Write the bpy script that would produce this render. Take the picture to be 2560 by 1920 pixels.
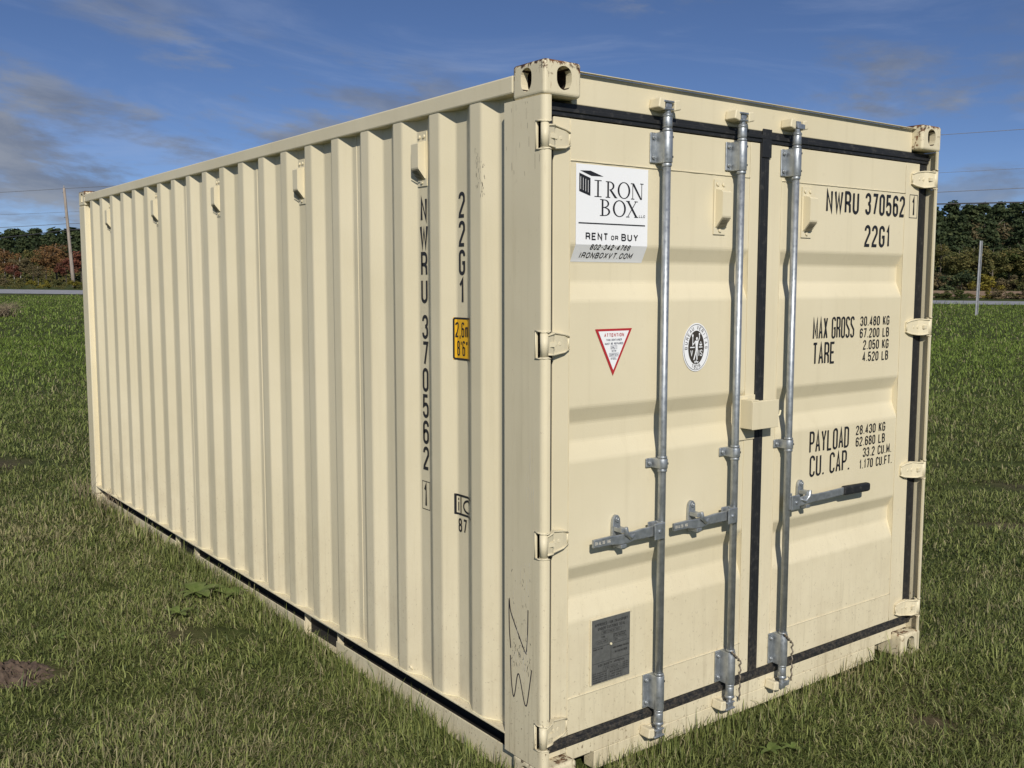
import bpy, bmesh, math, random
import numpy as np
from mathutils import Matrix, Vector
R = math.radians
for o in list(bpy.data.objects): bpy.data.objects.remove(o, do_unlink=True)
scene = bpy.context.scene
COL = scene.collection

# ------------------------------------------------------------------ camera, sky, sun, exposure
CAM = np.array([-2.1101, -2.6177, 1.8443]); YAW = 52.969; PITCH = -5.762
cd = bpy.data.cameras.new('camera'); cam = bpy.data.objects.new('camera', cd); COL.objects.link(cam)
cam.location = CAM; cam.rotation_euler = (R(90 + PITCH), 0, R(YAW - 90))
cd.sensor_width = 36; cd.lens = 34.80; cd.clip_start = 0.05; cd.clip_end = 4000
scene.camera = cam
SUN = Vector((-0.58, -1.0, 0.73)).normalized()
SUN_EL = math.asin(SUN.z); SUN_ROT = math.atan2(SUN.x, SUN.y)
w = bpy.data.worlds.new('World'); scene.world = w; w.use_nodes = True
nt = w.node_tree; N = nt.nodes; L = nt.links
bgn = N['Background']; bgn.inputs['Strength'].default_value = 0.090
sky = N.new('ShaderNodeTexSky'); sky.sky_type = 'NISHITA'; sky.sun_disc = False
sky.sun_elevation = SUN_EL; sky.sun_rotation = SUN_ROT
sky.altitude = 100; sky.air_density = 1.0; sky.dust_density = 0.2; sky.ozone_density = 3.0
tc = N.new('ShaderNodeTexCoord'); sep = N.new('ShaderNodeSeparateXYZ'); L.new(tc.outputs['Generated'], sep.inputs[0])
def wm(op, a, b=None, c=None):
    n = N.new('ShaderNodeMath'); n.operation = op
    for i, v in enumerate((a, b, c)):
        if v is None: continue
        if isinstance(v, (int, float)): n.inputs[i].default_value = v
        else: L.new(v, n.inputs[i])
    return n.outputs[0]
cmb = N.new('ShaderNodeCombineXYZ'); L.new(sep.outputs['X'], cmb.inputs[0]); L.new(sep.outputs['Y'], cmb.inputs[1]); L.new(wm('MULTIPLY', wm('ADD', sep.outputs['Z'], wm('MULTIPLY', sep.outputs['X'], 0.10)), 3.4), cmb.inputs[2])
def wnoise(loc, rotz, scale, nscale, detail, rough, dist=0.0):
    mp = N.new('ShaderNodeMapping'); mp.inputs['Location'].default_value = loc; mp.inputs['Rotation'].default_value = (0, 0, rotz); mp.inputs['Scale'].default_value = scale
    L.new(cmb.outputs[0], mp.inputs[0])
    n = N.new('ShaderNodeTexNoise'); n.inputs['Scale'].default_value = nscale; n.inputs['Detail'].default_value = detail
    n.inputs['Roughness'].default_value = rough; n.inputs['Distortion'].default_value = dist
    L.new(mp.outputs[0], n.inputs['Vector']); return n.outputs['Fac']
def wramp(v, a, b):
    n = N.new('ShaderNodeMapRange'); n.interpolation_type = 'SMOOTHSTEP'; n.clamp = True
    L.new(v, n.inputs[0]); n.inputs[1].default_value = a; n.inputs[2].default_value = b; return n.outputs[0]
def wmix(f, a, b):
    n = N.new('ShaderNodeMix'); n.data_type = 'RGBA'; L.new(f, n.inputs[0])
    for i, v in ((6, a), (7, b)):
        if isinstance(v, tuple): n.inputs[i].default_value = v
        else: L.new(v, n.inputs[i])
    return n.outputs[2]
vs = N.new('ShaderNodeCombineXYZ'); L.new(sep.outputs['X'], vs.inputs[0]); L.new(sep.outputs['Y'], vs.inputs[1]); L.new(wm('MULTIPLY_ADD', wm('MAXIMUM', sep.outputs['Z'], 0.0), 1.70, 0.020), vs.inputs[2])
vn = N.new('ShaderNodeVectorMath'); vn.operation = 'NORMALIZE'; L.new(vs.outputs[0], vn.inputs[0]); L.new(vn.outputs[0], sky.inputs['Vector'])
tint = N.new('ShaderNodeMix'); tint.data_type = 'RGBA'; tint.blend_type = 'MULTIPLY'; tint.inputs[0].default_value = 1.0; tint.inputs[7].default_value = (0.74, 0.80, 0.99, 1)
L.new(sky.outputs['Color'], tint.inputs[6])
hor = wramp(sep.outputs['Z'], 0.0, 0.06)
cover = wramp(wnoise((0.2, 2.4, 0), 0.0, (1, 1, 1), 1.5, 2, 0.5), 0.37, 0.57)
puff = wramp(wnoise((4.3, 7.2, 1.0), 0.0, (1, 1, 1), 4.3, 12, 0.60, 0.15), 0.45, 0.58)
m_cloud = wm('MULTIPLY', wm('MULTIPLY', wm('MULTIPLY', puff, cover), hor), 0.86)
wisp = wramp(wnoise((5.3, 2.2, 0), 0.0, (1, 1, 1.5), 3.1, 9, 0.60, 0.8), 0.48, 0.80)
m_wisp = wm('MULTIPLY', wisp, 0.24)
lit = wramp(wnoise((2.3, 4.2, 0.4), 0.0, (1, 1, 1), 6.0, 8, 0.6, 0.3), 0.40, 0.66)
c1 = wmix(m_wisp, tint.outputs[2], (5.6, 6.2, 7.6, 1))
c2 = wmix(m_cloud, c1, wmix(lit, (1.8, 2.1, 2.8, 1), (3.1, 3.3, 3.7, 1)))
L.new(c2, bgn.inputs['Color'])
sd = bpy.data.lights.new('sun', 'SUN'); sd.energy = 4.3; sd.angle = R(0.53); sd.color = (1.0, 0.945, 0.85)
sun = bpy.data.objects.new('sun', sd); COL.objects.link(sun); sun.location = (-8, -10, 9)
sun.rotation_euler = SUN.to_track_quat('Z', 'Y').to_euler()
scene.view_settings.view_transform = 'Standard'; scene.view_settings.look = 'None'
scene.view_settings.exposure = 0.0; scene.view_settings.gamma = 1.0; scene.view_settings.use_curve_mapping = False
scene.render.engine = 'CYCLES'; scene.cycles.max_bounces = 6

# ------------------------------------------------------------------ materials
MAT = {}
def mat_new(name):
    m = bpy.data.materials.new(name); m.use_nodes = True; MAT[name] = m
    return m, m.node_tree.nodes, m.node_tree.links, m.node_tree.nodes['Principled BSDF']
def simple(name, col, rough=0.6, metal=0.0, spec=0.5):
    m, n, l, b = mat_new(name)
    b.inputs['Base Color'].default_value = (*col, 1); b.inputs['Roughness'].default_value = rough; b.inputs['Metallic'].default_value = metal
    b.inputs['Specular IOR Level'].default_value = spec
    return m
def tnoise(n, l, vec, scale, detail=4, rough=0.55, out='Fac'):
    t = n.new('ShaderNodeTexNoise'); t.inputs['Scale'].default_value = scale; t.inputs['Detail'].default_value = detail; t.inputs['Roughness'].default_value = rough
    l.new(vec, t.inputs['Vector']); return t.outputs[out]
def tmap(n, l, vec, scale=(1, 1, 1)):
    m = n.new('ShaderNodeMapping'); m.inputs['Scale'].default_value = scale; l.new(vec, m.inputs[0]); return m.outputs[0]
def trange(n, l, v, a, b, c=0.0, d=1.0):
    t = n.new('ShaderNodeMapRange'); t.clamp = True; t.interpolation_type = 'SMOOTHSTEP'; l.new(v, t.inputs[0])
    for i, q in enumerate((a, b, c, d)): t.inputs[i + 1].default_value = q
    return t.outputs[0]
def tmix(n, l, f, a, b):
    t = n.new('ShaderNodeMix'); t.data_type = 'RGBA'
    if isinstance(f, float): t.inputs[0].default_value = f
    else: l.new(f, t.inputs[0])
    for i, q in ((6, a), (7, b)):
        if isinstance(q, tuple): t.inputs[i].default_value = (*q, 1)
        else: l.new(q, t.inputs[i])
    return t.outputs[2]
def tmath(n, l, op, a, b):
    t = n.new('ShaderNodeMath'); t.operation = op; t.use_clamp = True
    for i, q in enumerate((a, b)):
        if isinstance(q, float): t.inputs[i].default_value = q
        else: l.new(q, t.inputs[i])
    return t.outputs[0]
def bump(n, l, b, h, strength, dist):
    t = n.new('ShaderNodeBump'); t.inputs['Strength'].default_value = strength; t.inputs['Distance'].default_value = dist
    l.new(h, t.inputs['Height']); l.new(t.outputs[0], b.inputs['Normal'])
CREAM = (0.660, 0.592, 0.418)
def paint(name, rust=0.0, dirt=0.5):
    m, n, l, b = mat_new(name)
    tc = n.new('ShaderNodeTexCoord').outputs['Object']
    big = tnoise(n, l, tc, 1.3, 3); mid = tnoise(n, l, tc, 22, 6, 0.65)
    streak = tnoise(n, l, tmap(n, l, tc, (26, 26, 1.1)), 1.0, 5, 0.6)
    col = tmix(n, l, trange(n, l, big, 0.3, 0.7), (CREAM[0] * 0.96, CREAM[1] * 0.955, CREAM[2] * 0.94), (CREAM[0] * 1.03, CREAM[1] * 1.03, CREAM[2] * 1.04))
    col = tmix(n, l, trange(n, l, streak, 0.52, 0.80, 0, 0.30 * dirt), col, (0.40, 0.345, 0.22))
    col = tmix(n, l, trange(n, l, mid, 0.62, 0.80, 0, 0.35 * dirt), col, (0.34, 0.29, 0.19))
    # splashed dust low down on the box and mud specks
    sepz = n.new('ShaderNodeSeparateXYZ'); l.new(n.new('ShaderNodeNewGeometry').outputs['Position'], sepz.inputs[0])
    low = trange(n, l, sepz.outputs['Z'], 1.1, 0.05, 0, 1)
    speck = trange(n, l, tnoise(n, l, tmap(n, l, tc, (1, 1, 0.75)), 95, 3, 0.6), 0.62, 0.70, 0, 1)
    spm = tmath(n, l, 'MULTIPLY', speck, tmath(n, l, 'MULTIPLY', low, 0.75 * dirt + 0.1))
    col = tmix(n, l, spm, col, (0.16, 0.115, 0.07))
    stl = tmath(n, l, 'MULTIPLY', trange(n, l, tnoise(n, l, tmap(n, l, tc, (60, 60, 3.0)), 1.0, 6, 0.65), 0.50, 0.72), tmath(n, l, 'MULTIPLY', low, 0.50 * dirt))
    col = tmix(n, l, stl, col, (0.30, 0.25, 0.16))
    dust = tmath(n, l, 'MULTIPLY', trange(n, l, tnoise(n, l, tc, 5, 5, 0.7), 0.35, 0.7), tmath(n, l, 'MULTIPLY', low, 0.28))
    col = tmix(n, l, dust, col, (0.42, 0.34, 0.22))
    if rust > 0:
        edge = n.new('ShaderNodeAttribute'); edge.attribute_name = 'wear'
        rn = tnoise(n, l, tc, 38, 8, 0.7)
        rs = tnoise(n, l, tmap(n, l, tc, (60, 60, 9)), 1.0, 5, 0.7)
        rn2 = tmath(n, l, 'ADD', rn, tmath(n, l, 'MULTIPLY', edge.outputs['Fac'], 0.30 * rust))
        rmask = trange(n, l, rn2, 0.66, 0.76)
        smask = tmath(n, l, 'MULTIPLY', trange(n, l, rs, 0.60, 0.74), 0.55 * min(1, rust))
        col = tmix(n, l, smask, col, (0.27, 0.17, 0.085))
        col = tmix(n, l, rmask, col, tmix(n, l, trange(n, l, mid, 0.4, 0.6), (0.045, 0.026, 0.016), (0.17, 0.075, 0.03)))
    l.new(col, b.inputs['Base Color'])
    l.new(trange(n, l, mid, 0.3, 0.7, 0.42, 0.60), b.inputs['Roughness'])
    b.inputs['Specular IOR Level'].default_value = 0.35
    hb = tnoise(n, l, tc, 160, 3, 0.5); hs = tnoise(n, l, tc, 2.6, 2, 0.5)
    ad = n.new('ShaderNodeMath'); ad.operation = 'MULTIPLY_ADD'; l.new(hs, ad.inputs[0]); ad.inputs[1].default_value = 14.0; l.new(hb, ad.inputs[2])
    bump(n, l, b, ad.outputs[0], 0.16, 0.0022)
    return m
paint('cream_paint'); paint('cream_worn', 1.1, 0.8); paint('cream_post', 0.35, 1.0); paint('cream_stained', 0.62, 1.5)
def galv():
    m, n, l, b = mat_new('galvanised_steel')
    tc = n.new('ShaderNodeTexCoord').outputs['Object']
    v = n.new('ShaderNodeTexVoronoi'); v.inputs['Scale'].default_value = 70; l.new(tc, v.inputs['Vector'])
    nz = tnoise(n, l, tc, 30, 5, 0.6)
    col = tmix(n, l, trange(n, l, nz, 0.35, 0.7), (0.32, 0.345, 0.365), (0.45, 0.475, 0.495))
    col = tmix(n, l, trange(n, l, tnoise(n, l, tmap(n, l, tc, (40, 40, 6)), 1, 5), 0.6, 0.75, 0, 0.4), col, (0.55, 0.57, 0.58))
    col = tmix(n, l, trange(n, l, tnoise(n, l, tc, 12, 6, 0.7), 0.70, 0.84, 0, 0.35), col, (0.22, 0.18, 0.14))
    l.new(col, b.inputs['Base Color']); b.inputs['Metallic'].default_value = 0.75
    l.new(trange(n, l, v.outputs['Distance'], 0.0, 0.6, 0.30, 0.48), b.inputs['Roughness'])
    bump(n, l, b, nz, 0.05, 0.001)
galv()
def rubber():
    m, n, l, b = mat_new('black_rubber')
    tc = n.new('ShaderNodeTexCoord').outputs['Object']
    nz = tnoise(n, l, tc, 34, 6, 0.7)
    col = tmix(n, l, trange(n, l, nz, 0.50, 0.76), (0.011, 0.012, 0.014), (0.055, 0.052, 0.048))
    sepz = n.new('ShaderNodeSeparateXYZ'); l.new(n.new('ShaderNodeNewGeometry').outputs['Position'], sepz.inputs[0])
    dm = tmath(n, l, 'MULTIPLY', trange(n, l, sepz.outputs['Z'], 0.5, 0.10), trange(n, l, tnoise(n, l, tc, 60, 6, 0.7), 0.4, 0.75, 0.0, 0.7))
    col = tmix(n, l, dm, col, (0.14, 0.115, 0.085))
    l.new(col, b.inputs['Base Color']); b.inputs['Roughness'].default_value = 0.6
    bump(n, l, b, nz, 0.25, 0.004)
rubber()
simple('black_print', (0.014, 0.014, 0.017), 0.5); simple('white_vinyl', (0.80, 0.81, 0.82), 0.35); simple('red_print', (0.42, 0.025, 0.03), 0.45)
simple('yellow_vinyl', (0.76, 0.42, 0.015), 0.4); simple('dark_print', (0.045, 0.038, 0.030), 0.5); simple('navy_print', (0.05, 0.06, 0.11), 0.5)
simple('grille_mesh', (0.16, 0.14, 0.09), 0.7); simple('marker_ink', (0.02, 0.018, 0.03), 0.6); simple('engraving', (0.022, 0.022, 0.024), 0.6); simple('dark_hole', (0.02, 0.018, 0.015), 0.9)
simple('bright_bead', (0.69, 0.625, 0.42), 0.5); simple('gap_shade', (0.012, 0.011, 0.009), 0.9); mottled_q = None; simple('scratch_white', (0.66, 0.62, 0.52), 0.6)  # near-black for the rail's back plate: shade of the gap put into its colour
def mottled(name, c0, c1, scale, rough=0.8, metal=0.0, bs=0.2, bd=0.01, stretch=(1, 1, 1)):
    m, n, l, b = mat_new(name)
    tc = tmap(n, l, n.new('ShaderNodeTexCoord').outputs['Object'], stretch)
    nz = tnoise(n, l, tc, scale, 8, 0.65)
    l.new(tmix(n, l, trange(n, l, nz, 0.3, 0.7), c0, c1), b.inputs['Base Color']); b.inputs['Roughness'].default_value = rough; b.inputs['Metallic'].default_value = metal
    bump(n, l, b, nz, bs, bd); return m
mottled('plate_metal', (0.115, 0.118, 0.112), (0.155, 0.157, 0.150), 40, 0.5, 0.3, 0.1, 0.001)
mottled('cavity_shade', (0.018, 0.012, 0.008), (0.06, 0.033, 0.018), 60, 0.95)  # rust-brown mottle, darkened so the deep shade inside the castings is painted in
mottled('pole_wood', (0.20, 0.165, 0.135), (0.36, 0.31, 0.265), 3, 0.9, 0, 0.4, 0.02, (6, 6, 0.5))
mottled('post_steel', (0.20, 0.21, 0.225), (0.29, 0.30, 0.315), 9, 0.55, 0.3)
mottled('wire_black', (0.02, 0.02, 0.022), (0.035, 0.035, 0.04), 5, 0.6)
mottled('wire_grey', (0.10, 0.105, 0.12), (0.16, 0.165, 0.18), 5, 0.5)
mottled('cable_rusty', (0.13, 0.095, 0.06), (0.28, 0.25, 0.20), 120, 0.6, 0.4)
mottled('asphalt', (0.22, 0.22, 0.235), (0.32, 0.32, 0.335), 1.5, 0.9)
mottled('soil', (0.055, 0.036, 0.026), (0.125, 0.088, 0.062), 35, 0.95, 0, 0.8, 0.02)
mottled('field_soil', (0.20, 0.125, 0.07), (0.32, 0.21, 0.12), 0.35, 0.95)
mottled('bark', (0.07, 0.055, 0.045), (0.16, 0.135, 0.11), 6, 0.95)
mottled('bark_pale', (0.22, 0.20, 0.17), (0.36, 0.33, 0.29), 6, 0.95)
mottled('dry_stems', (0.16, 0.12, 0.08), (0.34, 0.27, 0.18), 5, 0.9)
def leafmat(name, cols, rough=0.75, trans=0.25):
    m, n, l, b = mat_new(name)
    at = n.new('ShaderNodeAttribute'); at.attribute_name = 'tone'
    ramp = n.new('ShaderNodeValToRGB'); e = ramp.color_ramp.elements
    e[0].color = (*cols[0], 1); e[1].color = (*cols[-1], 1)
    for i, c in enumerate(cols[1:-1]): q = e.new((i + 1) / (len(cols) - 1)); q.color = (*c, 1)
    l.new(at.outputs['Fac'], ramp.inputs[0]); l.new(ramp.outputs[0], b.inputs['Base Color'])
    b.inputs['Roughness'].default_value = rough; b.inputs['Specular IOR Level'].default_value = 0.2
    tr = n.new('ShaderNodeBsdfTranslucent'); l.new(ramp.outputs[0], tr.inputs[0])
    mx = n.new('ShaderNodeMixShader'); mx.inputs[0].default_value = trans
    l.new(b.outputs[0], mx.inputs[1]); l.new(tr.outputs[0], mx.inputs[2]); l.new(mx.outputs[0], n['Material Output'].inputs[0])
    return m
leafmat('leaf_pine', [(0.026, 0.040, 0.018), (0.052, 0.074, 0.032), (0.095, 0.112, 0.046)])
leafmat('leaf_green', [(0.040, 0.060, 0.018), (0.075, 0.098, 0.028), (0.12, 0.125, 0.036)])
leafmat('leaf_olive', [(0.068, 0.080, 0.026), (0.12, 0.118, 0.040), (0.19, 0.15, 0.05)])
leafmat('leaf_yellow', [(0.10, 0.09, 0.015), (0.17, 0.15, 0.025), (0.26, 0.21, 0.035)])
leafmat('leaf_orange', [(0.095, 0.082, 0.034), (0.19, 0.098, 0.044), (0.30, 0.18, 0.065)])
leafmat('leaf_red', [(0.085, 0.055, 0.032), (0.17, 0.055, 0.042), (0.24, 0.105, 0.055)])
leafmat('leaf_brown', [(0.08, 0.075, 0.038), (0.14, 0.112, 0.056), (0.21, 0.16, 0.08)])
leafmat('weed_leaf', [(0.08, 0.125, 0.028), (0.13, 0.175, 0.045), (0.20, 0.24, 0.08)], 0.5)
def vcolmat(name, trans=0.25):
    m, n, l, b = mat_new(name)
    at = n.new('ShaderNodeAttribute'); at.attribute_name = 'col'
    l.new(at.outputs['Color'], b.inputs['Base Color']); b.inputs['Roughness'].default_value = 0.55; b.inputs['Specular IOR Level'].default_value = 0.25
    tr = n.new('ShaderNodeBsdfTranslucent'); l.new(at.outputs['Color'], tr.inputs[0])
    mx = n.new('ShaderNodeMixShader'); mx.inputs[0].default_value = trans
    l.new(b.outputs[0], mx.inputs[1]); l.new(tr.outputs[0], mx.inputs[2]); l.new(mx.outputs[0], n['Material Output'].inputs[0])
vcolmat('grass_blades')
def groundmat():
    m, n, l, b = mat_new('ground_turf')
    pos = n.new('ShaderNodeNewGeometry').outputs['Position']
    a = tnoise(n, l, pos, 0.28, 5, 0.6); f = tnoise(n, l, pos, 7, 8, 0.7); g = tnoise(n, l, pos, 55, 6, 0.7); cl = tnoise(n, l, pos, 1.6, 6, 0.65)
    col = tmix(n, l, trange(n, l, f, 0.3, 0.7), (0.030, 0.040, 0.012), (0.085, 0.105, 0.028))
    col = tmix(n, l, trange(n, l, cl, 0.50, 0.72, 0, 0.7), col, (0.105, 0.095, 0.04))
    col = tmix(n, l, trange(n, l, g, 0.45, 0.75, 0, 0.6), col, (0.030, 0.026, 0.014))
    col = tmix(n, l, trange(n, l, a, 0.5, 0.75, 0, 0.35), col, (0.12, 0.13, 0.04))
    at = n.new('ShaderNodeAttribute'); at.attribute_name = 'soil'
    soilc = tmix(n, l, trange(n, l, tnoise(n, l, pos, 40, 8, 0.7), 0.3, 0.7), (0.06, 0.042, 0.03), (0.14, 0.105, 0.072))
    col = tmix(n, l, at.outputs['Fac'], col, soilc)
    l.new(col, b.inputs['Base Color']); b.inputs['Roughness'].default_value = 0.95; b.inputs['Specular IOR Level'].default_value = 0.1
    bump(n, l, b, g, 0.6, 0.02)
groundmat()

# ------------------------------------------------------------------ mesh helpers
class MB:
    def __init__(s): s.v = []; s.f = []; s.sm = []
    def add(s, vs, fs, smooth=False):
        k = len(s.v); s.v += [tuple(p) for p in vs]; s.f += [tuple(i + k for i in f) for f in fs]; s.sm += [smooth] * len(fs); return s
    def box(s, x0, x1, y0, y1, z0, z1):
        v = [(x, y, z) for z in (z0, z1) for y in (y0, y1) for x in (x0, x1)]
        return s.add(v, [(0, 2, 3, 1), (4, 5, 7, 6), (0, 1, 5, 4), (2, 6, 7, 3), (0, 4, 6, 2), (1, 3, 7, 5)])
    def prism(s, prof, z0, z1, f=lambda a, b, c: (a, b, c), smooth=False):
        n = len(prof); v = [f(a, b, z0) for a, b in prof] + [f(a, b, z1) for a, b in prof]
        s.add(v, [(i, (i + 1) % n, (i + 1) % n + n, i + n) for i in range(n)], smooth)
        k = len(s.v) - 2 * n
        s.f += [tuple(k + i for i in reversed(range(n))), tuple(k + n + i for i in range(n))]; s.sm += [False, False]
        return s
    def cyl(s, p0, p1, r0, r1=None, n=16, caps=True):
        r1 = r0 if r1 is None else r1; p0 = Vector(p0); p1 = Vector(p1); d = (p1 - p0).normalized()
        a = d.orthogonal().normalized(); b = d.cross(a)
        v = [tuple(p + (a * math.cos(t) + b * math.sin(t)) * r) for p, r in ((p0, r0), (p1, r1)) for t in [2 * math.pi * i / n for i in range(n)]]
        k = len(s.v); s.add(v, [(i, (i + 1) % n, (i + 1) % n + n, i + n) for i in range(n)], True)
        if caps: s.f += [tuple(k + i for i in reversed(range(n))), tuple(k + n + i for i in range(n))]; s.sm += [False, False]
        return s
    def tube(s, pts, r, n=8):
        rs = r if isinstance(r, (list, tuple)) else [r] * len(pts); P = [Vector(p) for p in pts]; k = len(s.v)
        prev = None
        for i, p in enumerate(P):
            d = (P[min(i + 1, len(P) - 1)] - P[max(i - 1, 0)]).normalized()
            a = (d.orthogonal() if prev is None else (prev - d * prev.dot(d))).normalized(); prev = a; b = d.cross(a)
            s.v += [tuple(p + (a * math.cos(2 * math.pi * j / n) + b * math.sin(2 * math.pi * j / n)) * rs[i]) for j in range(n)]
        for i in range(len(P) - 1):
            for j in range(n):
                s.f.append((k + i * n + j, k + i * n + (j + 1) % n, k + (i + 1) * n + (j + 1) % n, k + (i + 1) * n + j)); s.sm.append(True)
        s.f += [tuple(k + j for j in reversed(range(n))), tuple(k + (len(P) - 1) * n + j for j in range(n))]; s.sm += [False, False]
        return s
    def xf(s, f): s.v = [tuple(f(*p)) for p in s.v]; return s
    def mesh(s, name, mat):
        me = bpy.data.meshes.new(name); me.from_pydata(s.v, [], s.f); me.polygons.foreach_set('use_smooth', s.sm)
        if mat: me.materials.append(MAT[mat])
        me.update(); return me
    def obj(s, name, mat, parent=None, bev=0, seg=2, fixn=True):
        me = s.mesh(name, mat)
        if fixn:
            b = bmesh.new(); b.from_mesh(me); bmesh.ops.recalc_face_normals(b, faces=b.faces); b.to_mesh(me); b.free()
        return link(name, me, parent, bev, seg)
def link(name, me, parent=None, bev=0, seg=2):
    o = bpy.data.objects.new(name, me); COL.objects.link(o)
    if parent is not None: setp(o, parent)
    if bev: m = o.modifiers.new('bevel', 'BEVEL'); m.width = bev; m.segments = seg; m.limit_method = 'ANGLE'; m.angle_limit = R(35)
    return o
def setp(o, parent):
    o.parent = parent
    if parent.type == 'EMPTY': o.matrix_parent_inverse = Matrix.Translation(-Vector(parent.location))
def tag(o, label, cat=None, group=None, kind=None):
    o['label'] = label
    if cat: o['category'] = cat
    if group: o['group'] = group
    if kind: o['kind'] = kind
    return o
def thing(name, label, cat, loc=(0, 0, 0), group=None):
    o = bpy.data.objects.new(name, None); COL.objects.link(o); o.location = loc; o.empty_display_size = 0.2
    return tag(o, label, cat, group)
def np_mesh(name, V, F, mat, attrs=(), smooth=False):
    """V (n,3); F (m,k) constant-size faces"""
    me = bpy.data.meshes.new(name); n = len(V); m, k = F.shape
    me.vertices.add(n); me.vertices.foreach_set('co', np.ascontiguousarray(V, np.float32).ravel())
    me.loops.add(m * k); me.loops.foreach_set('vertex_index', np.ascontiguousarray(F, np.int32).ravel())
    me.polygons.add(m); me.polygons.foreach_set('loop_start', np.arange(0, m * k, k, dtype=np.int32))
    me.update(calc_edges=True)
    if smooth: me.polygons.foreach_set('use_smooth', np.ones(m, bool))
    for an, typ, val in attrs:
        a = me.attributes.new(an, typ, 'POINT')
        a.data.foreach_set('color' if typ == 'FLOAT_COLOR' else 'value', np.ascontiguousarray(val, np.float32).ravel())
    me.materials.append(MAT[mat]); return me
def hash2(ix, iy, seed):
    h = (ix.astype(np.int64) * 374761393 + iy.astype(np.int64) * 668265263 + seed * 1274126177) & 0xFFFFFFFF
    h = ((h ^ (h >> 13)) * 1274126177) & 0xFFFFFFFF
    return ((h ^ (h >> 16)) & 0xFFFF) / 65535.0
def vnoise(x, y, seed=0):
    ix = np.floor(x); iy = np.floor(y); fx = x - ix; fy = y - iy; fx = fx * fx * (3 - 2 * fx); fy = fy * fy * (3 - 2 * fy)
    a = hash2(ix, iy, seed); b = hash2(ix + 1, iy, seed); c = hash2(ix, iy + 1, seed); d = hash2(ix + 1, iy + 1, seed)
    return a * (1 - fx) * (1 - fy) + b * fx * (1 - fy) + c * (1 - fx) * fy + d * fx * fy
def fbm(x, y, seed=0, o=4):
    s = 0; a = 0.5; t = 0
    for i in range(o): s = s + a * vnoise(x * 2 ** i, y * 2 ** i, seed + i); t += a; a *= 0.55
    return s / t
def sstep(a, b, x): t = np.clip((x - a) / (b - a), 0, 1); return t * t * (3 - 2 * t)

# ------------------------------------------------------------------ terrain
FW = np.array([math.cos(R(YAW)), math.sin(R(YAW))]); RT = np.array([FW[1], -FW[0]])
def st2xy(s, t): return CAM[0] + s * FW[0] + t * RT[0], CAM[1] + s * FW[1] + t * RT[1]
def xy2st(x, y): return (x - CAM[0]) * FW[0] + (y - CAM[1]) * FW[1], (x - CAM[0]) * RT[0] + (y - CAM[1]) * RT[1]
P0 = (75.0, -34.5); ED = np.array([60.0 - 75.0, 28.0 + 34.5]); ED = ED / np.linalg.norm(ED); EN = np.array([ED[1], -ED[0]])  # road near edge: direction and normal in (s,t)
ROADW = 6.6
def st2nm(s, t): a = s - P0[0]; b = t - P0[1]; return a * EN[0] + b * EN[1], a * ED[0] + b * ED[1]
def nm2st(n, m): return P0[0] + n * EN[0] + m * ED[0], P0[1] + n * EN[1] + m * ED[1]
def ground_z(x, y):
    s, t = xy2st(x, y); n, m = st2nm(s, t)
    near = 0.048 * sstep(0.4, 2.6, y) * sstep(0.35, -0.05, x)
    tc_ = np.clip(t, -60, 60)
    ramp = lambda ss: 0.0138 * np.maximum(ss - 8.5, 0) - 0.0044 * tc_ * sstep(8, 40, ss)
    sE = s - np.maximum(n, 0) / EN[0] * 0.999      # position of the near road edge along the view
    z = np.where(n < 0, ramp(s), ramp(sE))
    rise = 0.036 - 0.00022 * (m - 0)
    z = z + np.clip(n, 0, ROADW) * np.clip(rise, 0.022, 0.045) + np.clip(n - ROADW, 0, 45) * 0.0115 + np.clip(n - ROADW - 45, 0, 400) * 0.002
    und = (fbm(x * 0.35, y * 0.35, 5) - 0.5) * 0.05 * sstep(6, 14, s) + (fbm(x * 0.9, y * 0.9, 9) - 0.5) * 0.02
    und = und * sstep(0.3, 1.2, np.maximum(np.maximum(-x, x - 2.44), np.maximum(-y, y - 6.06)))
    z = z + und * sstep(0.0, -8.0, n)
    return z + near
BARE = [(-1.36, 2.34, 0.34, 0.13), (-0.36, 2.25, 0.30, 0.11), (6.75, 1.78, 0.75, 0.22), (5.2, 1.2, 0.5, 0.10), (1.70, -0.48, 0.15, 0.09), (-0.25, 8.2, 0.5, 0.25), (7.6, 2.5, 0.8, 0.16)]
def bare(x, y):
    b = np.zeros_like(x)
    for cx, cy, ra, rb in BARE:
        u = (x - cx) * RT[0] + (y - cy) * RT[1]; v = (x - cx) * FW[0] + (y - cy) * FW[1]
        q = (u / ra) ** 2 + (v / rb) ** 2 + (fbm(x * 7, y * 7, 3) - 0.5) * 1.6
        b = np.maximum(b, sstep(1.15, 0.45, q))
    return b
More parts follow.
